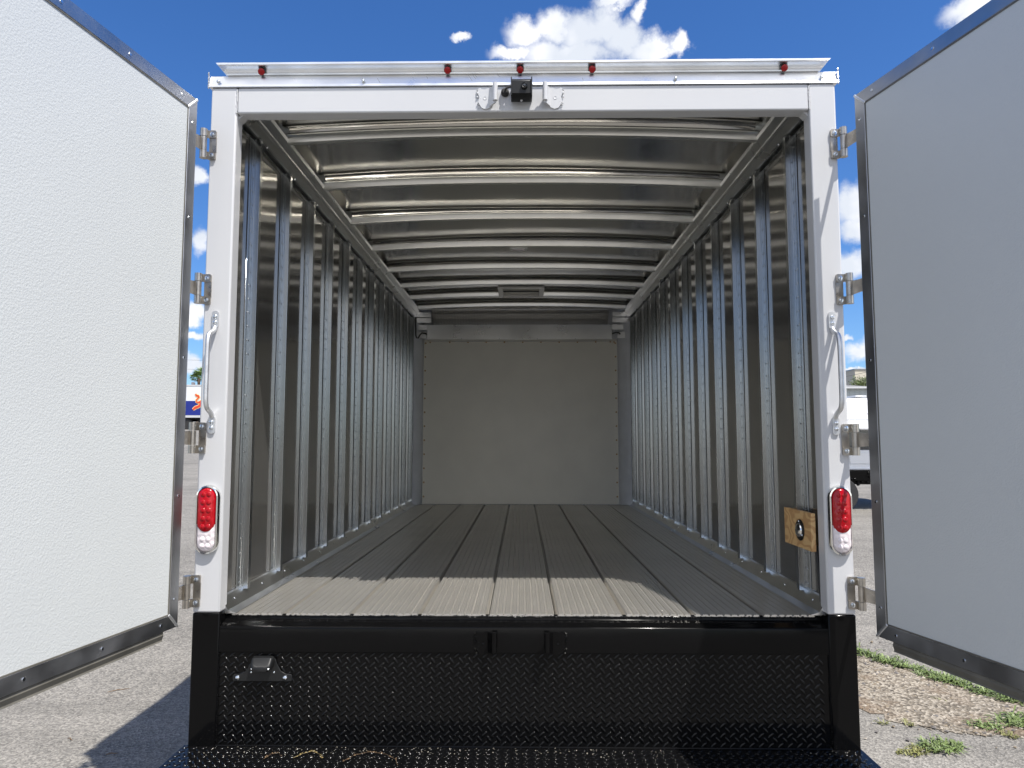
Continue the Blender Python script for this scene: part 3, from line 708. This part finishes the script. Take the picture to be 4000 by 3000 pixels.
# sparse outer skins so that the doors have an outside face
# hinges
for s, hh, DR in ((-1, (2.810, 2.240, 1.672, 1.107), D_L), (1, (2.800, 2.232, 1.665, 1.107), D_R)):
    core, M, TH = DR
    for i, z in enumerate(hh):
        mb = MB()
        kx = s * 1.233
        # post leaf: two ears and a sunken middle
        for (za, zb_) in ((z - .058, z - .028), (z + .028, z + .058)):
            pl = rrect(min(s * 1.191, s * 1.224), max(s * 1.191, s * 1.224), za, zb_, .005)
            mb.prism(pl, 'y', -.010, -.0005)
            mb.prism([(s * 1.221, za), (s * 1.236, za), (s * 1.236, zb_), (s * 1.221, zb_)], 'y', -.012, -.008)
            mb.tube([(kx, -.022, za), (kx, -.022, zb_)], .0135, 16)
        mb.box(min(s * 1.190, s * 1.217), max(s * 1.190, s * 1.217), -.0055, -.0005, z - .029, z + .029)
        o = mb.build('hinge', STEEL, T, smooth=35)
        # moving leaf
        e = M @ Vector((-.004, TH + .004, 0)); f_ = M @ Vector((.20, TH + .004, 0))
        ml = MB().tube([(kx, -.022, z - .0265), (kx, -.022, z + .0265)], .0125, 16)
        def leaf(p, q, h0, h1, t=.0035):
            p, q = Vector(p), Vector(q); dn = (q - p).normalized().cross(Vector((0, 0, 1))) * t
            ml.add([(p.x, p.y, z - h0), (q.x, q.y, z - h1), (q.x, q.y, z + h1), (p.x, p.y, z + h0), (p.x + dn.x, p.y + dn.y, z - h0), (q.x + dn.x, q.y + dn.y, z - h1), (q.x + dn.x, q.y + dn.y, z + h1), (p.x + dn.x, p.y + dn.y, z + h0)],
                   [(0, 1, 2, 3), (7, 6, 5, 4), (0, 4, 5, 1), (1, 5, 6, 2), (2, 6, 7, 3), (3, 7, 4, 0)])
        k0 = Vector((kx + s * .006, -.030, 0)); k1 = k0.lerp(e, .4)
        leaf(k0, k1, .0265, .024); leaf(k1, e, .024, .024); leaf(e, f_, .024, .024)
        ml.build('hinge_strap', STEEL, core, smooth=30)
        for t in (.35, .75):
            p = k0.lerp(e, .55 + .3 * t); MB().dome((p.x, p.y - .002, z), (-s * .3, -1, 0), .005, .002, 10, 2).build('spot_weld', RUST, o)
        for zc in (z - .042, z + .042):
            MB().lathe([(.009, 0), (.009, .002), (.0065, .0022), (.006, .006), (.003, .0065)], (s * 1.205, -.010, zc), (0, -1, 0), 12).build('bolt', ZINC, o)

# plywood block with a round lamp on the right wall
pw = MB().box(1.094, SX - .0025, .068, .338, 1.243, 1.386).build('plywood_block', PLY, T, bevel=.001)
ring = MB().lathe([(.041, 0), (.041, .003), (.037, .006), (.027, .006)], (1.094, .172, 1.312), (-1, 0, 0), 28).build('round_lamp', MATTE, pw)
MB().dome((1.0885, .172, 1.312), (-1, 0, 0), .028, .012, 20, 4).build('lamp_lens', CHROME, ring)
for a in (90, 210, 330):
    MB().dome((1.088, .172 + .034 * math.cos(R(a)), 1.312 + .034 * math.sin(R(a))), (-1, 0, 0), .004, .003, 8, 2).build('screw', ZINC, ring)
MB().tube([(1.125, .10, 1.26), (1.122, .085, 1.20), (1.126, .082, 1.12), (1.13, .08, 1.04)], .006, 8).build('cable', RUBBER, T)

# crumbs and paint chips lying on the cargo floor
random.seed(31); lt = MB()
for k in range(46):
    x = random.uniform(-1.0, 1.0); y = .08 + abs(random.gauss(0, .6)); L = random.uniform(.0012, .0034)
    a = random.uniform(0, 6.28); c = Vector((x, y, FZ + .0016)); u = Vector((math.cos(a), math.sin(a), .2)) * L; v = Vector((-math.sin(a), math.cos(a), -.2)) * L * .6
    lt.add([c - u, c - v, c + u, c + v], [(0, 1, 2, 3)])
tag(lt.build('floor_crumbs', mat('pale_chip', (.6, .58, .54), .7)), 'pale paint chips and grit scattered on the ribbed cargo floor', 'debris', kind='stuff')
# chassis, wheels and cab (behind and below)
ch = MB()
for s in (-1, 1): ch.box(min(s * .40, s * .48), max(s * .40, s * .48), .10, 7.2, .66, .86)
for y in (.15, 1.2, 2.4, 3.6, 4.6): ch.box(-.40, .40, y, y + .08, .70, .82)
for y in [.15 + .4 * k for k in range(12)]: ch.box(-1.13, 1.13, y, y + .04, .87, .925)
ch.box(-1.2, 1.2, .10, .18, .60, .86)
ch.build('chassis', BLACK, T, bevel=.004)
def wheel(x, y, r, w, parent, zc):
    sg = 1 if x > 0 else -1
    o = MB().lathe([(r * .62, -w / 2), (r * .93, -w / 2), (r, -w * .36), (r, w * .36), (r * .93, w / 2), (r * .62, w / 2)], (x, y, zc), (1, 0, 0), 36).build('wheel', RUBBER, parent, smooth=40)
    MB().lathe([(r * .63, -w * .48), (r * .60, w * .40 * 1), (r * .5, w * .30), (r * .22, w * .12), (r * .2, w * .40), (.01, w * .42)], (x, y, zc), (sg, 0, 0), 28).build('rim', ALUD, o, smooth=40)
for s in (-1, 1):
    for x in (.74, .97): wheel(s * x, 1.75, .38, .20, T, .38 + gz(0, 1.75))
    wheel(s * .95, 6.1, .38, .22, T, .38 + gz(0, 6.1))
MB().tube([(-.9, 1.75, .46), (.9, 1.75, .46)], .06, 10).build('axle', BLACK, T)
cb = loft([(4.9, rrect(-1.02, 1.02, .75, 2.25, .12)), (6.0, rrect(-1.02, 1.02, .72, 2.28, .14)), (6.6, rrect(-1.0, 1.0, .72, 1.55, .12)), (7.3, rrect(-.9, .9, .74, 1.35, .14))]).build('cab', WHITE, T, smooth=50)
MB().box(-.8, .8, 4.885, 4.899, 1.55, 2.1).build('rear_window', GLASSD, cb)

# ------------------------------------------------------------------ litter on the step
def twig(path, r, label, n_leaf, seed, m):
    random.seed(seed)
    t = MB().tube(path, [r * (1 - .6 * i / len(path)) for i in range(len(path))], 6)
    P = [Vector(p) for p in path]
    for k in range(n_leaf):
        i = random.randrange(len(P) - 1); p = P[i].lerp(P[i + 1], random.random()); a = random.uniform(0, 6.28); L = random.uniform(.004, .010)
        q = p + Vector((math.cos(a) * L, math.sin(a) * L * .7, random.uniform(.0, .004))); sd = (q - p).cross(Vector((0, 0, 1))).normalized() * L * .28
        t.add([p, p.lerp(q, .5) + sd, q, p.lerp(q, .5) - sd + Vector((0, 0, .001))], [(0, 1, 2, 3)])
    return tag(t.build('dry_twig', m, None, smooth=60), label, 'twig')
TW = mat('dry_brown_twig', (.13, .08, .04), .8); TY = mat('yellowed_seed_spray', (.22, .16, .06), .8)
z_ = .557
twig([(-.62, -.125, z_), (-.59, -.085, z_ + .004), (-.54, -.065, z_ + .007), (-.48, -.075, z_ + .004), (-.44, -.11, z_ + .002), (-.425, -.15, z_)], .0006, 'long curved brown twig lying on the black step, the one nearest its middle', 34, 2, TW)
twig([(-.80, -.10, z_), (-.775, -.075, z_ + .004), (-.745, -.06, z_ + .006), (-.715, -.075, z_ + .003), (-.70, -.10, z_)], .0006, 'yellow feathery seed spray lying on the black step below the plate lamp', 30, 3, TY)
twig([(-.90, -.11, z_), (-.885, -.08, z_ + .004), (-.86, -.07, z_ + .005), (-.845, -.095, z_ + .002)], .0006, 'short orange brown sprig on the black step, leftmost of the sprigs', 12, 4, TW)
random.seed(21); lt = MB()
for k in range(260):
    x = random.uniform(-1.18, 1.18); y = -.006 - abs(random.gauss(0, .05)); y = max(y, -SD + .01); L = random.uniform(.0012, .0042)
    if x > .3 and random.random() < .6: continue
    a = random.uniform(0, 6.28); c = Vector((x, y, .5545 + random.random() * .0016))
    u = Vector((math.cos(a), math.sin(a), random.uniform(-.3, .3))) * L; v = Vector((-math.sin(a), math.cos(a), random.uniform(-.3, .3))) * L * .5
    lt.add([c - u, c - v, c + u, c + v], [(0, 1, 2, 3)])
tag(lt.build('leaf_litter', mat('pale_litter', (.22, .20, .16), .8, vary=(200, .5))), 'pale dry leaf crumbs scattered along the back of the black step', 'litter', kind='stuff')

# ------------------------------------------------------------------ gravel, weeds
random.seed(3)
gp_pts = [(1.35, 3.25), (1.9, 3.30), (2.45, 3.00), (2.68, 2.68), (2.82, 2.52), (3.0, 2.22), (3.4, 2.0), (4.2, 1.8), (5.4, 1.4), (5.4, .9), (4.4, 1.1), (3.5, 1.35), (2.95, 1.55), (2.62, 1.50), (2.42, 1.56), (2.25, 1.68), (2.1, 1.92), (1.7, 2.15), (1.3, 2.3)]
edge = []
for i, (a, b) in enumerate(gp_pts):
    c, d = gp_pts[(i + 1) % len(gp_pts)]
    for k in range(8):
        t = k / 8; edge.append((a + (c - a) * t + random.uniform(-.035, .035), b + (d - b) * t + random.uniform(-.035, .035)))
mb = MB(); mb.v = [(x, y, gz(x, y) + .004) for x, y in edge] ; mb.f = [tuple(range(len(edge)))]
tag(mb.build('gravel_patch', GRAV, smooth=0), 'bare strip of sandy gravel broken out of the asphalt right of the truck', kind='structure')
def inside(x, y, P=gp_pts):
    c = False
    for i in range(len(P)):
        (x1, y1), (x2, y2) = P[i], P[i - 1]
        if (y1 > y) != (y2 > y) and x < (x2 - x1) * (y - y1) / (y2 - y1) + x1: c = not c
    return c
st = [MB(), MB(), MB()]
for k in range(5200):
    x, y = random.uniform(1.5, 4.2), random.uniform(1.2, 3.3)
    if not inside(x, y) and random.random() > .07: continue
    r = random.choice((.004, .005, .006, .007, .010, .013)) * random.uniform(.6, 1.2); c = Vector((x, y, gz(x, y) + .004 + r * .3))
    vs = []
    for (a, b, d) in ((1, 0, 0), (-1, 0, 0), (0, 1, 0), (0, -1, 0), (0, 0, .7), (0, 0, -.7)):
        vs.append(c + Vector((a, b, d)) * r * random.uniform(.7, 1.3) + Vector((random.uniform(-.3, .3), random.uniform(-.3, .3), 0)) * r)
    st[k % 3].add(vs, [(0, 2, 4), (2, 1, 4), (1, 3, 4), (3, 0, 4), (2, 0, 5), (1, 2, 5), (3, 1, 5), (0, 3, 5)])
for i, (m_, nm) in enumerate((((.35, .31, .255), 'pale'), ((.21, .17, .12), 'tan'), ((.13, .12, .115), 'grey'))):
    tag(st[i].build('gravel_stones', mat(nm + '_stone', m_, .85), smooth=0), nm + ' loose stones strewn over the sandy patch', 'gravel', kind='stuff')
def leafmat(name, c):
    m = mat(name, c, .55, vary=(14, .35)); b = m.node_tree.nodes['Principled BSDF']; b.inputs['Subsurface Weight'].default_value = 0; return m
GRN = leafmat('weed_green', (.125, .17, .05)); GRN2 = leafmat('weed_olive', (.16, .16, .05))
def weeds(spots, seed):
    random.seed(seed); mb = MB()
    for (cx, cy, rad, n, h) in spots:
        for k in range(n):
            a = random.uniform(0, 6.28); q = rad * math.sqrt(random.random()); x = cx + q * math.cos(a); y = cy + q * math.sin(a)
            b = random.uniform(0, 6.28); L = h * random.uniform(.5, 1.5); w = random.uniform(.003, .006)
            dr = Vector((math.cos(b), math.sin(b), 0)); sd = Vector((-dr.y, dr.x, 0)) * w; base = Vector((x, y, gz(x, y) + .003))
            rise = random.uniform(.25, 1.0)
            p1 = base + dr * L * .45 + Vector((0, 0, L * .5 * rise)); p2 = base + dr * L + Vector((0, 0, L * .35 * rise))
            mb.add([base - sd * .5, base + sd * .5, p1 + sd, p2, p1 - sd], [(0, 1, 2, 4), (4, 2, 3)])
    return mb
line = []
path = [(1.9, 3.32), (2.45, 3.06), (2.68, 2.76), (2.82, 2.54), (2.97, 2.30), (3.14, 2.05), (3.6, 1.9)]
random.seed(9)
for (a, b), (c, d) in zip(path, path[1:]):
    m = int(math.hypot(c - a, d - b) / .055) + 1
    for k in range(m):
        t = k / m; line.append((a + (c - a) * t + random.uniform(-.03, .03), b + (d - b) * t + random.uniform(-.03, .03), random.uniform(.05, .10), random.randint(35, 70), random.uniform(.04, .07)))
tag(weeds(line, 1).build('weed_strip', GRN, smooth=0), 'long line of green crabgrass along the far edge of the gravel', 'weeds', kind='stuff')
for (x, y, lab, spots, m_) in (
    (2.23, 1.34, 'spreading green weed clump on the near asphalt in front of the gravel', [(2.27, 1.36, .09, 150, .05), (2.20, 1.34, .06, 60, .04), (2.36, 1.36, .05, 50, .045)], GRN),
    (2.1, 1.28, 'low yellowish weed beside the spreading clump, nearest the truck', [(2.10, 1.29, .05, 60, .03), (2.14, 1.33, .05, 50, .03), (2.03, 1.28, .04, 30, .025)], GRN2),
    (2.72, 1.63, 'small green weed tuft at the near edge of the gravel', [(2.72, 1.63, .06, 60, .05), (2.65, 1.66, .05, 40, .04)], GRN),
    (2.93, 1.67, 'large bushy weed clump at the right edge of the photo', [(2.88, 1.70, .08, 100, .06), (3.0, 1.74, .09, 120, .07), (2.97, 1.62, .07, 70, .05), (3.12, 1.70, .09, 80, .06)], GRN),
    (2.75, 1.52, 'thin olive weed below the bushy clump', [(2.76, 1.52, .05, 45, .03)], GRN2),
    (2.15, 1.67, 'tiny weed sprout alone in the gravel near the truck', [(2.12, 1.68, .03, 18, .035), (2.27, 1.67, .03, 18, .035)], GRN2),
    (2.68, 2.05, 'tiny olive weed sprout alone in the middle of the gravel', [(2.68, 2.05, .035, 20, .03)], GRN2)):
    tag(weeds(spots, int(x * 100)).build('weed', m_, smooth=0), lab, 'weed', 'weeds growing in the gravel')
# dry twigs on the asphalt at left
for i, (x, y, a, L, lab) in enumerate(((-2.68, 2.14, 35, .13, 'thin dry stick on the sunlit asphalt left of the truck'), (-2.18, 1.21, 20, .06, 'short dark bark piece lying in the shadow on the asphalt'), (-2.52, 1.39, -30, .05, 'small bent dry stick on asphalt just left of the truck shadow'))):
    c = Vector((x, y, gz(x, y) + .005)); d = Vector((math.cos(R(a)), math.sin(R(a)), 0)) * L / 2
    tag(MB().tube([c - d, c - d * .2 + Vector((0, .006, .003)), c + d * .5 + Vector((0, -.004, .002)), c + d], [.002, .0028, .0022, .001], 6).build('dry_stick', TW), lab, 'stick', 'dry sticks on the asphalt')

# ------------------------------------------------------------------ background, left: trailer, palms
TY_ = 63.0
tg = gz(0, TY_)
def tp(px, py, dy=0): p = at(px, py, TY_ + dy); return (p.x, p.z)
tr = empty('semi_trailer', (tp(760, 1600)[0], TY_, tg))
tag(tr, 'white and navy delivery trailer parked far off, seen in the gap left of the truck', 'trailer')
def tpart(mb, name, m, par, **k):
    o = mb.build(name, m, None, **k)
    if par is tr: o.parent = tr; o.location = -Vector(tr.location)
    else: o.parent = par; 
    return o
xl, zt = tp(560, 1503); xr, zb = tp(990, 1631)
TRW = mat('trailer_white', (.66, .68, .70), .4); NAVY = mat('navy_vinyl', (.008, .02, .20), .35)
LOGR = mat('logo_red', (.62, .05, .02), .4); LOGY = mat('logo_pale_yellow', (.85, .62, .22), .4)
bd = tpart(MB().box(xl, xr, TY_, TY_ + 2.5, zb + .2, zt - .12), 'trailer_body', TRW, tr, bevel=.03)
tpart(MB().box(xl - .02, xr + .02, TY_ - .03, TY_ + 2.53, zt - .12, zt), 'top_rail', WHITE, tr)
tpart(MB().box(xl - .02, xr + .02, TY_ - .03, TY_ + 2.53, zb, zb + .2), 'bottom_rail', WHITE, tr)
_, zn = tp(760, 1566); 
tpart(MB().box(xl + .02, xr - .02, TY_ - .012, TY_ - .002, zb + .22, zn), 'blue_band', NAVY, tr)
def ribbon(ptsw, y0, y1):
    """flat shape following a centreline of (px, py, halfwidth px)"""
    L_, R_ = [], []
    for i, (px, py, hw) in enumerate(ptsw):
        a = ptsw[max(0, i - 1)]; b = ptsw[min(len(ptsw) - 1, i + 1)]
        dx, dy = b[0] - a[0], b[1] - a[1]; l = math.hypot(dx, dy); nx, ny = -dy / l, dx / l
        L_.append(tp(px + nx * hw, py + ny * hw)); R_.append(tp(px - nx * hw, py - ny * hw))
    m = MB(); k = len(L_)
    m.v = [(p[0], y0, p[1]) for p in L_] + [(p[0], y0, p[1]) for p in R_] + [(p[0], y1, p[1]) for p in L_] + [(p[0], y1, p[1]) for p in R_]
    for i in range(k - 1):
        m.f += [(i, i + 1, k + i + 1, k + i), (2 * k + i, 3 * k + i, 3 * k + i + 1, 2 * k + i + 1), (i, 2 * k + i, 2 * k + i + 1, i + 1), (k + i, k + i + 1, 3 * k + i + 1, 3 * k + i)]
    return m
tail = [(764, 1539, 2.0), (768, 1545, 3.6), (775, 1547, 4.0), (778, 1551, 3.2), (773, 1557, 2.2), (767, 1563, 2.0), (768, 1570, 2.3), (775, 1573, 3), (784, 1570, 5), (800, 1566, 9), (820, 1560, 14), (850, 1556, 15)]
leg = [(754, 1600, 2.5), (758, 1597, 4), (764, 1592, 4.5), (771, 1590, 4.5), (779, 1586, 4.5), (786, 1578, 5), (800, 1570, 7)]
def pad(a, w): return [(x, y, h + w) for x, y, h in a]
for a, nm in ((tail, 'emblem_tail'), (leg, 'emblem_leg')):
    k = 0 if nm == 'emblem_tail' else .003
    o = tpart(ribbon(pad(a, 2.4), TY_ - .022 - k, TY_ - .014 - k), nm, LOGY, tr, smooth=0)
    i = ribbon(a, TY_ - .040 - k, TY_ - .030 - k).build(nm + '_fill', LOGR, None, smooth=0); i.parent = o
zz = tp(760, 1660)[1]
tpart(MB().box(xl + .5, xr - .5, TY_ + .9, TY_ + 1.6, zb - .35, zb - .01), 'trailer_chassis', BLACK, tr)
def far_wheel(x, y, r, w, par, zc):
    o = MB().lathe([(r * .6, -w / 2), (r * .94, -w / 2), (r, -w * .35), (r, w * .35), (r * .94, w / 2), (r * .6, w / 2)], (x, y, zc), (0, -1, 0), 30).build('wheel', RUBBER, par, smooth=40)
    if par.type == 'EMPTY': o.location = -Vector(par.location)
    MB().lathe([(r * .62, 0), (r * .56, w * .47), (r * .42, w * .30), (r * .2, w * .28), (r * .18, w * .45), (.01, w * .46)], (x, y, zc), (0, -1, 0), 24).build('rim', CAST, o, smooth=40)
wr = .50
for px in (728, 662, 900): far_wheel(tp(px, 1660)[0], TY_ + .25, wr, .28, tr, tg + wr)
tpart(MB().box(tp(770, 1600)[0], tp(775, 1600)[0], TY_ + .4, TY_ + .55, tg + .1, zb - .02), 'landing_leg', BLACK, tr)

def palm(px, py_c, y, hgt_px_trunk, label, n, size):
    random.seed(int(px)); c = at(px, py_c, y); gz_ = gz(0, y)
    root = empty('palm_tree', (c.x, y, gz_)); tag(root, label, 'palm tree')
    tk = MB().tube([(0, 0, 0), (.06, 0, (c.z - gz_) * .5), (0, 0, c.z - gz_)], [.2, .16, .2], 10).build('trunk', mat('palm_bark', (.16, .11, .075), .9, vary=(6, .3)), root)
    cr_ = MB()
    for k in range(n):
        a = random.uniform(0, 6.28); el_ = random.uniform(-.35, 1.25); L = size * random.uniform(.75, 1.1)
        d = Vector((math.cos(a) * math.cos(el_), math.sin(a) * math.cos(el_), math.sin(el_)))
        st_ = Vector((0, 0, c.z - gz_)); hub = st_ + d * L * .55
        cr_.tube([st_, hub], .02, 5)
        sd = d.cross(Vector((0, 0, 1))).normalized(); up = sd.cross(d)
        for j in range(15):
            b = R(-75 + 150 * j / 14); q = d * math.cos(b) + (sd if True else up) * math.sin(b)
            tip = hub + q * L * .5 - Vector((0, 0, L * .16 * random.random() + L * .05)); w = sd.cross(q).normalized() * .03 + up * .02
            mid = hub.lerp(tip, .55) + up * .03
            cr_.add([hub, mid + up * .035 + q.cross(up) * .04, tip, mid - q.cross(up) * .04], [(0, 1, 2, 3)])
    cr_.build('crown', mat('palm_leaf', (.13, .20, .05), .6, vary=(3, .3)), root, smooth=0)
palm(777, 1478, 92, 0, 'fan palm tree standing behind the far trailer', 46, 1.35)
palm(796, 1462, 100, 0, 'second fan palm mostly hidden behind the truck post', 40, 1.5)
p = at(755, 1500, 85)
ub = empty('rooftop_unit', (p.x, 85, gz(0, 85)))
tag(ub, 'small grey box on a post just above the far trailer roof', 'utility box')
MB().prism(rrect(-.16, .16, p.z - gz(0, 85) - .1, p.z - gz(0, 85) + .22, .06), 'y', -.2, .2).build('box', mat('grey_box', (.22, .21, .22), .6), ub)
MB().tube([(0, 0, 0), (0, 0, p.z - gz(0, 85))], .06, 8).build('post', ALUD, ub)

# ------------------------------------------------------------------ background, right: van, buildings
VY = 9.75
def vp(px, py, y=VY): p = at(px, py, y); return (p.x, p.z)
vg = gz(0, VY)
van = empty('cargo_van', (vp(3345, 1900)[0], VY, vg))
tag(van, 'white van parked in the gap right of the truck', 'van')
VW = mat('van_white', (.82, .83, .84), .25, coat=.6)
def vpart(mb, name, m, **k):
    o = mb.build(name, m, van, **k); o.location = -Vector(van.location); return o
xa = vp(3255, 1700)[0]; xb = vp(3640, 1700)[0]
zr = lambda py: vp(3345, py)[1]
# upper body: sloping side with two pressed lines and a rounded roof edge
prof = [(VY + .42, zr(1549)), (VY + .20, zr(1552)), (VY + .08, zr(1562)), (VY + .03, zr(1580)), (VY, zr(1614)), (VY + .012, zr(1616)), (VY + .012, zr(1619)), (VY - .01, zr(1621)), (VY - .02, zr(1638)), (VY - .005, zr(1640)), (VY - .005, zr(1643)), (VY - .025, zr(1645)), (VY - .03, zr(1674)), (VY + .0, zr(1680)), (VY + 1.7, zr(1680)), (VY + 1.75, zr(1600)), (VY + 1.6, zr(1549))]
vpart(MB().prism(prof, 'x', xa, xb), 'upper_body', VW, smooth=30)
vpart(MB().box(xa + .05, xb - .05, VY + .45, VY + 1.6, zr(1758), zr(1680) - .002), 'dark_recess', GLASSD)
lp = vpart(MB().box(xa + .02, xb - .02, VY + .38, VY + 1.66, zr(1840), zr(1758) - .002), 'lower_body', VW, bevel=.02)
rb = MB()
x1 = vp(3316, 1800)[0]; x2 = vp(3352, 1800)[0]; x3 = vp(3385, 1800)[0]
rb.box(x1, x2, VY + .365, VY + .382, zr(1823), zr(1768)); rb.box(x2 + .03, x3 + .3, VY + .365, VY + .382, zr(1815), zr(1768)); rb.box(xa + .02, xb - .02, VY + .35, VY + .382, zr(1838), zr(1830))
rbo = rb.build('pressed_panel', VW, lp, bevel=.008)
uc = MB().box(xa, xb, VY + .25, VY + 1.5, zr(1880), zr(1842)); uc.box(xa, xb, VY + .35, VY + .5, zr(1897), zr(1880))
random.seed(8)
for k in range(30):
    x = random.uniform(xa, xb); z = random.uniform(zr(1895), zr(1845)); uc.dome((x, VY + .25, z), (0, -1, 0), random.uniform(.01, .04), .04, 8, 2)
vpart(uc, 'underbody', BLACK)
x, z = vp(3303, 1940)
far_wheel(x, VY + .22, .295, .22, van, vg + .297)
far_wheel(x + 3.0 * .9, VY + .22, .295, .22, van, vg + .297)
hd_ = vpart(MB().dome((vp(3352, 1680)[0], VY, zr(1682)), (0, -1, 0), .04, .03, 10, 3), 'door_handle', MATTE)
c_ = MB().box(vp(3364, 1549)[0], vp(3410, 1549)[0], VY + .22, VY + .9, zr(1549) + .002, zr(1541)); vpart(c_, 'roof_rack', WHITE, bevel=.01)

BY = 55.0
def bpnt(px, py, y=BY): p = at(px, py, y); return p.x, p.z
bx0, zeave = bpnt(3140, 1519); bx1, _ = bpnt(3600, 1519); bgz = gz(0, BY)
bl = empty('grey_building', ((bx0 + bx1) / 2, BY, bgz)); tag(bl, 'low grey metal sided building with a dark hip roof beyond the van', 'building')
SID = mat('grey_siding', (.42, .46, .47), .6); ROOFM = mat('grey_shingle', (.20, .20, .195), .9, vary=(2, .2)); BEI = mat('beige_stucco', (.50, .46, .38), .9, vary=(.4, .05))
def bpart(mb, name, m, par, **k):
    o = mb.build(name, m, par, **k); o.location = -Vector(par.location); return o
w = MB(); x = bx0
poly = []
while x < bx1:
    poly += [(x, BY), (x + .34, BY), (x + .36, BY - .03), (x + .40, BY - .03), (x + .42, BY)]; x += .42
poly += [(bx1, BY + 10), (bx0, BY + 10)]
bpart(w.prism(poly, 'z', bgz, zeave), 'wall', SID, bl, smooth=0)
bpart(MB().box(bx0 - .4, bx1 + .4, BY - .5, BY + 10.5, zeave, zeave + .14), 'eave', WHITE, bl)
pk = bpnt(3190, 1478); pk2 = bpnt(3384, 1517)
rf = MB(); zr0 = zeave + .142
xe = bpnt(3400, 1519)[0]; xp = bpnt(3210, 1480)[0]; hz = bpnt(3210, 1476)[1]
rf.add([(bx0 - .4, BY - .5, zr0), (xe, BY - .5, zr0), (xe, BY + 10.5, zr0), (bx0 - .4, BY + 10.5, zr0), (bx0 + 3, BY + 5, hz), (xp, BY + 5, hz)], [(0, 1, 5, 4), (1, 2, 5), (2, 3, 4, 5), (3, 0, 4), (0, 3, 2, 1)])
bpart(rf, 'roof', ROOFM, bl, smooth=0)
B2 = 84.0; x0, zt2 = bpnt(3339, 1444, B2); x1 = bpnt(3560, 1444, B2)[0]
b2 = empty('beige_building', ((x0 + x1) / 2, B2, gz(0, B2))); tag(b2, 'tall plain beige block rising behind the grey building', 'building')
bpart(MB().box(x0, x1, B2, B2 + 12, gz(0, B2), zt2), 'wall', BEI, b2)
bpart(MB().box(x0 - .1, x1 + .1, B2 - .1, B2 + 12.1, zt2, zt2 + .12), 'parapet', ALUD, b2)
# tree in front of the beige block
random.seed(17); tx, tz = bpnt(3372, 1502, 72); tg2 = gz(0, 72)
te = empty('small_tree', (tx, 72, tg2)); tag(te, 'sparse green tree in front of the beige block', 'tree')
MB().tube([(0, 0, 0), (.05, 0, (tz - tg2) * .6), (-.1, 0, tz - tg2 + .2)], [.16, .12, .05], 8).build('trunk', TW, te)
cw = MB()
for k in range(42):
    a, b = random.uniform(0, 6.28), random.uniform(-.6, 1.2); r = random.uniform(.3, 1.15)
    cc = Vector((math.cos(a) * math.cos(b) * r * 1.15, math.sin(a) * math.cos(b) * r, tz - tg2 + math.sin(b) * r * .75))
    cw.tube([(0, 0, tz - tg2 - .5), cc * .6 + Vector((0, 0, (tz - tg2) * .38)), cc], [.03, .02, .01], 4)
    for j in range(48):
        p = cc + Vector((random.gauss(0, .2), random.gauss(0, .2), random.gauss(0, .13))); u = Vector((random.uniform(-1, 1), random.uniform(-1, 1), random.uniform(-1, 1))) * .07; v = Vector((random.uniform(-1, 1), random.uniform(-1, 1), random.uniform(-1, 1))) * .05
        cw.add([p - u, p - v, p + u, p + v], [(0, 1, 2, 3)])
cw.build('crown', mat('tree_leaf', (.12, .16, .05), .6, vary=(3, .3)), te, smooth=0)
# overhead wires with their poles out of sight
WIRE = mat('wire', (.05, .05, .055), .6)
def wire(a, b, y, sag, r, lab):
    A, B = at(*a, y), at(*b, y); pts = [A.lerp(B, t / 16) - Vector((0, 0, sag * (1 - (2 * t / 16 - 1) ** 2))) for t in range(17)]
    tag(MB().tube(pts, r, 6).build('overhead_wire', WIRE), lab, 'wire')
wire((3120, 1502), (3520, 1418), 50, .15, .015, 'overhead wire rising to the right in front of the beige block')
wire((560, 1392), (1000, 1402), 75, .3, .012, 'upper overhead wire crossing the clouds left of the truck')
wire((560, 1428), (1000, 1438), 75, .3, .012, 'lower overhead wire crossing the clouds left of the truck, above the palm')

# neighbours across the lot, for the metal to mirror and for side views
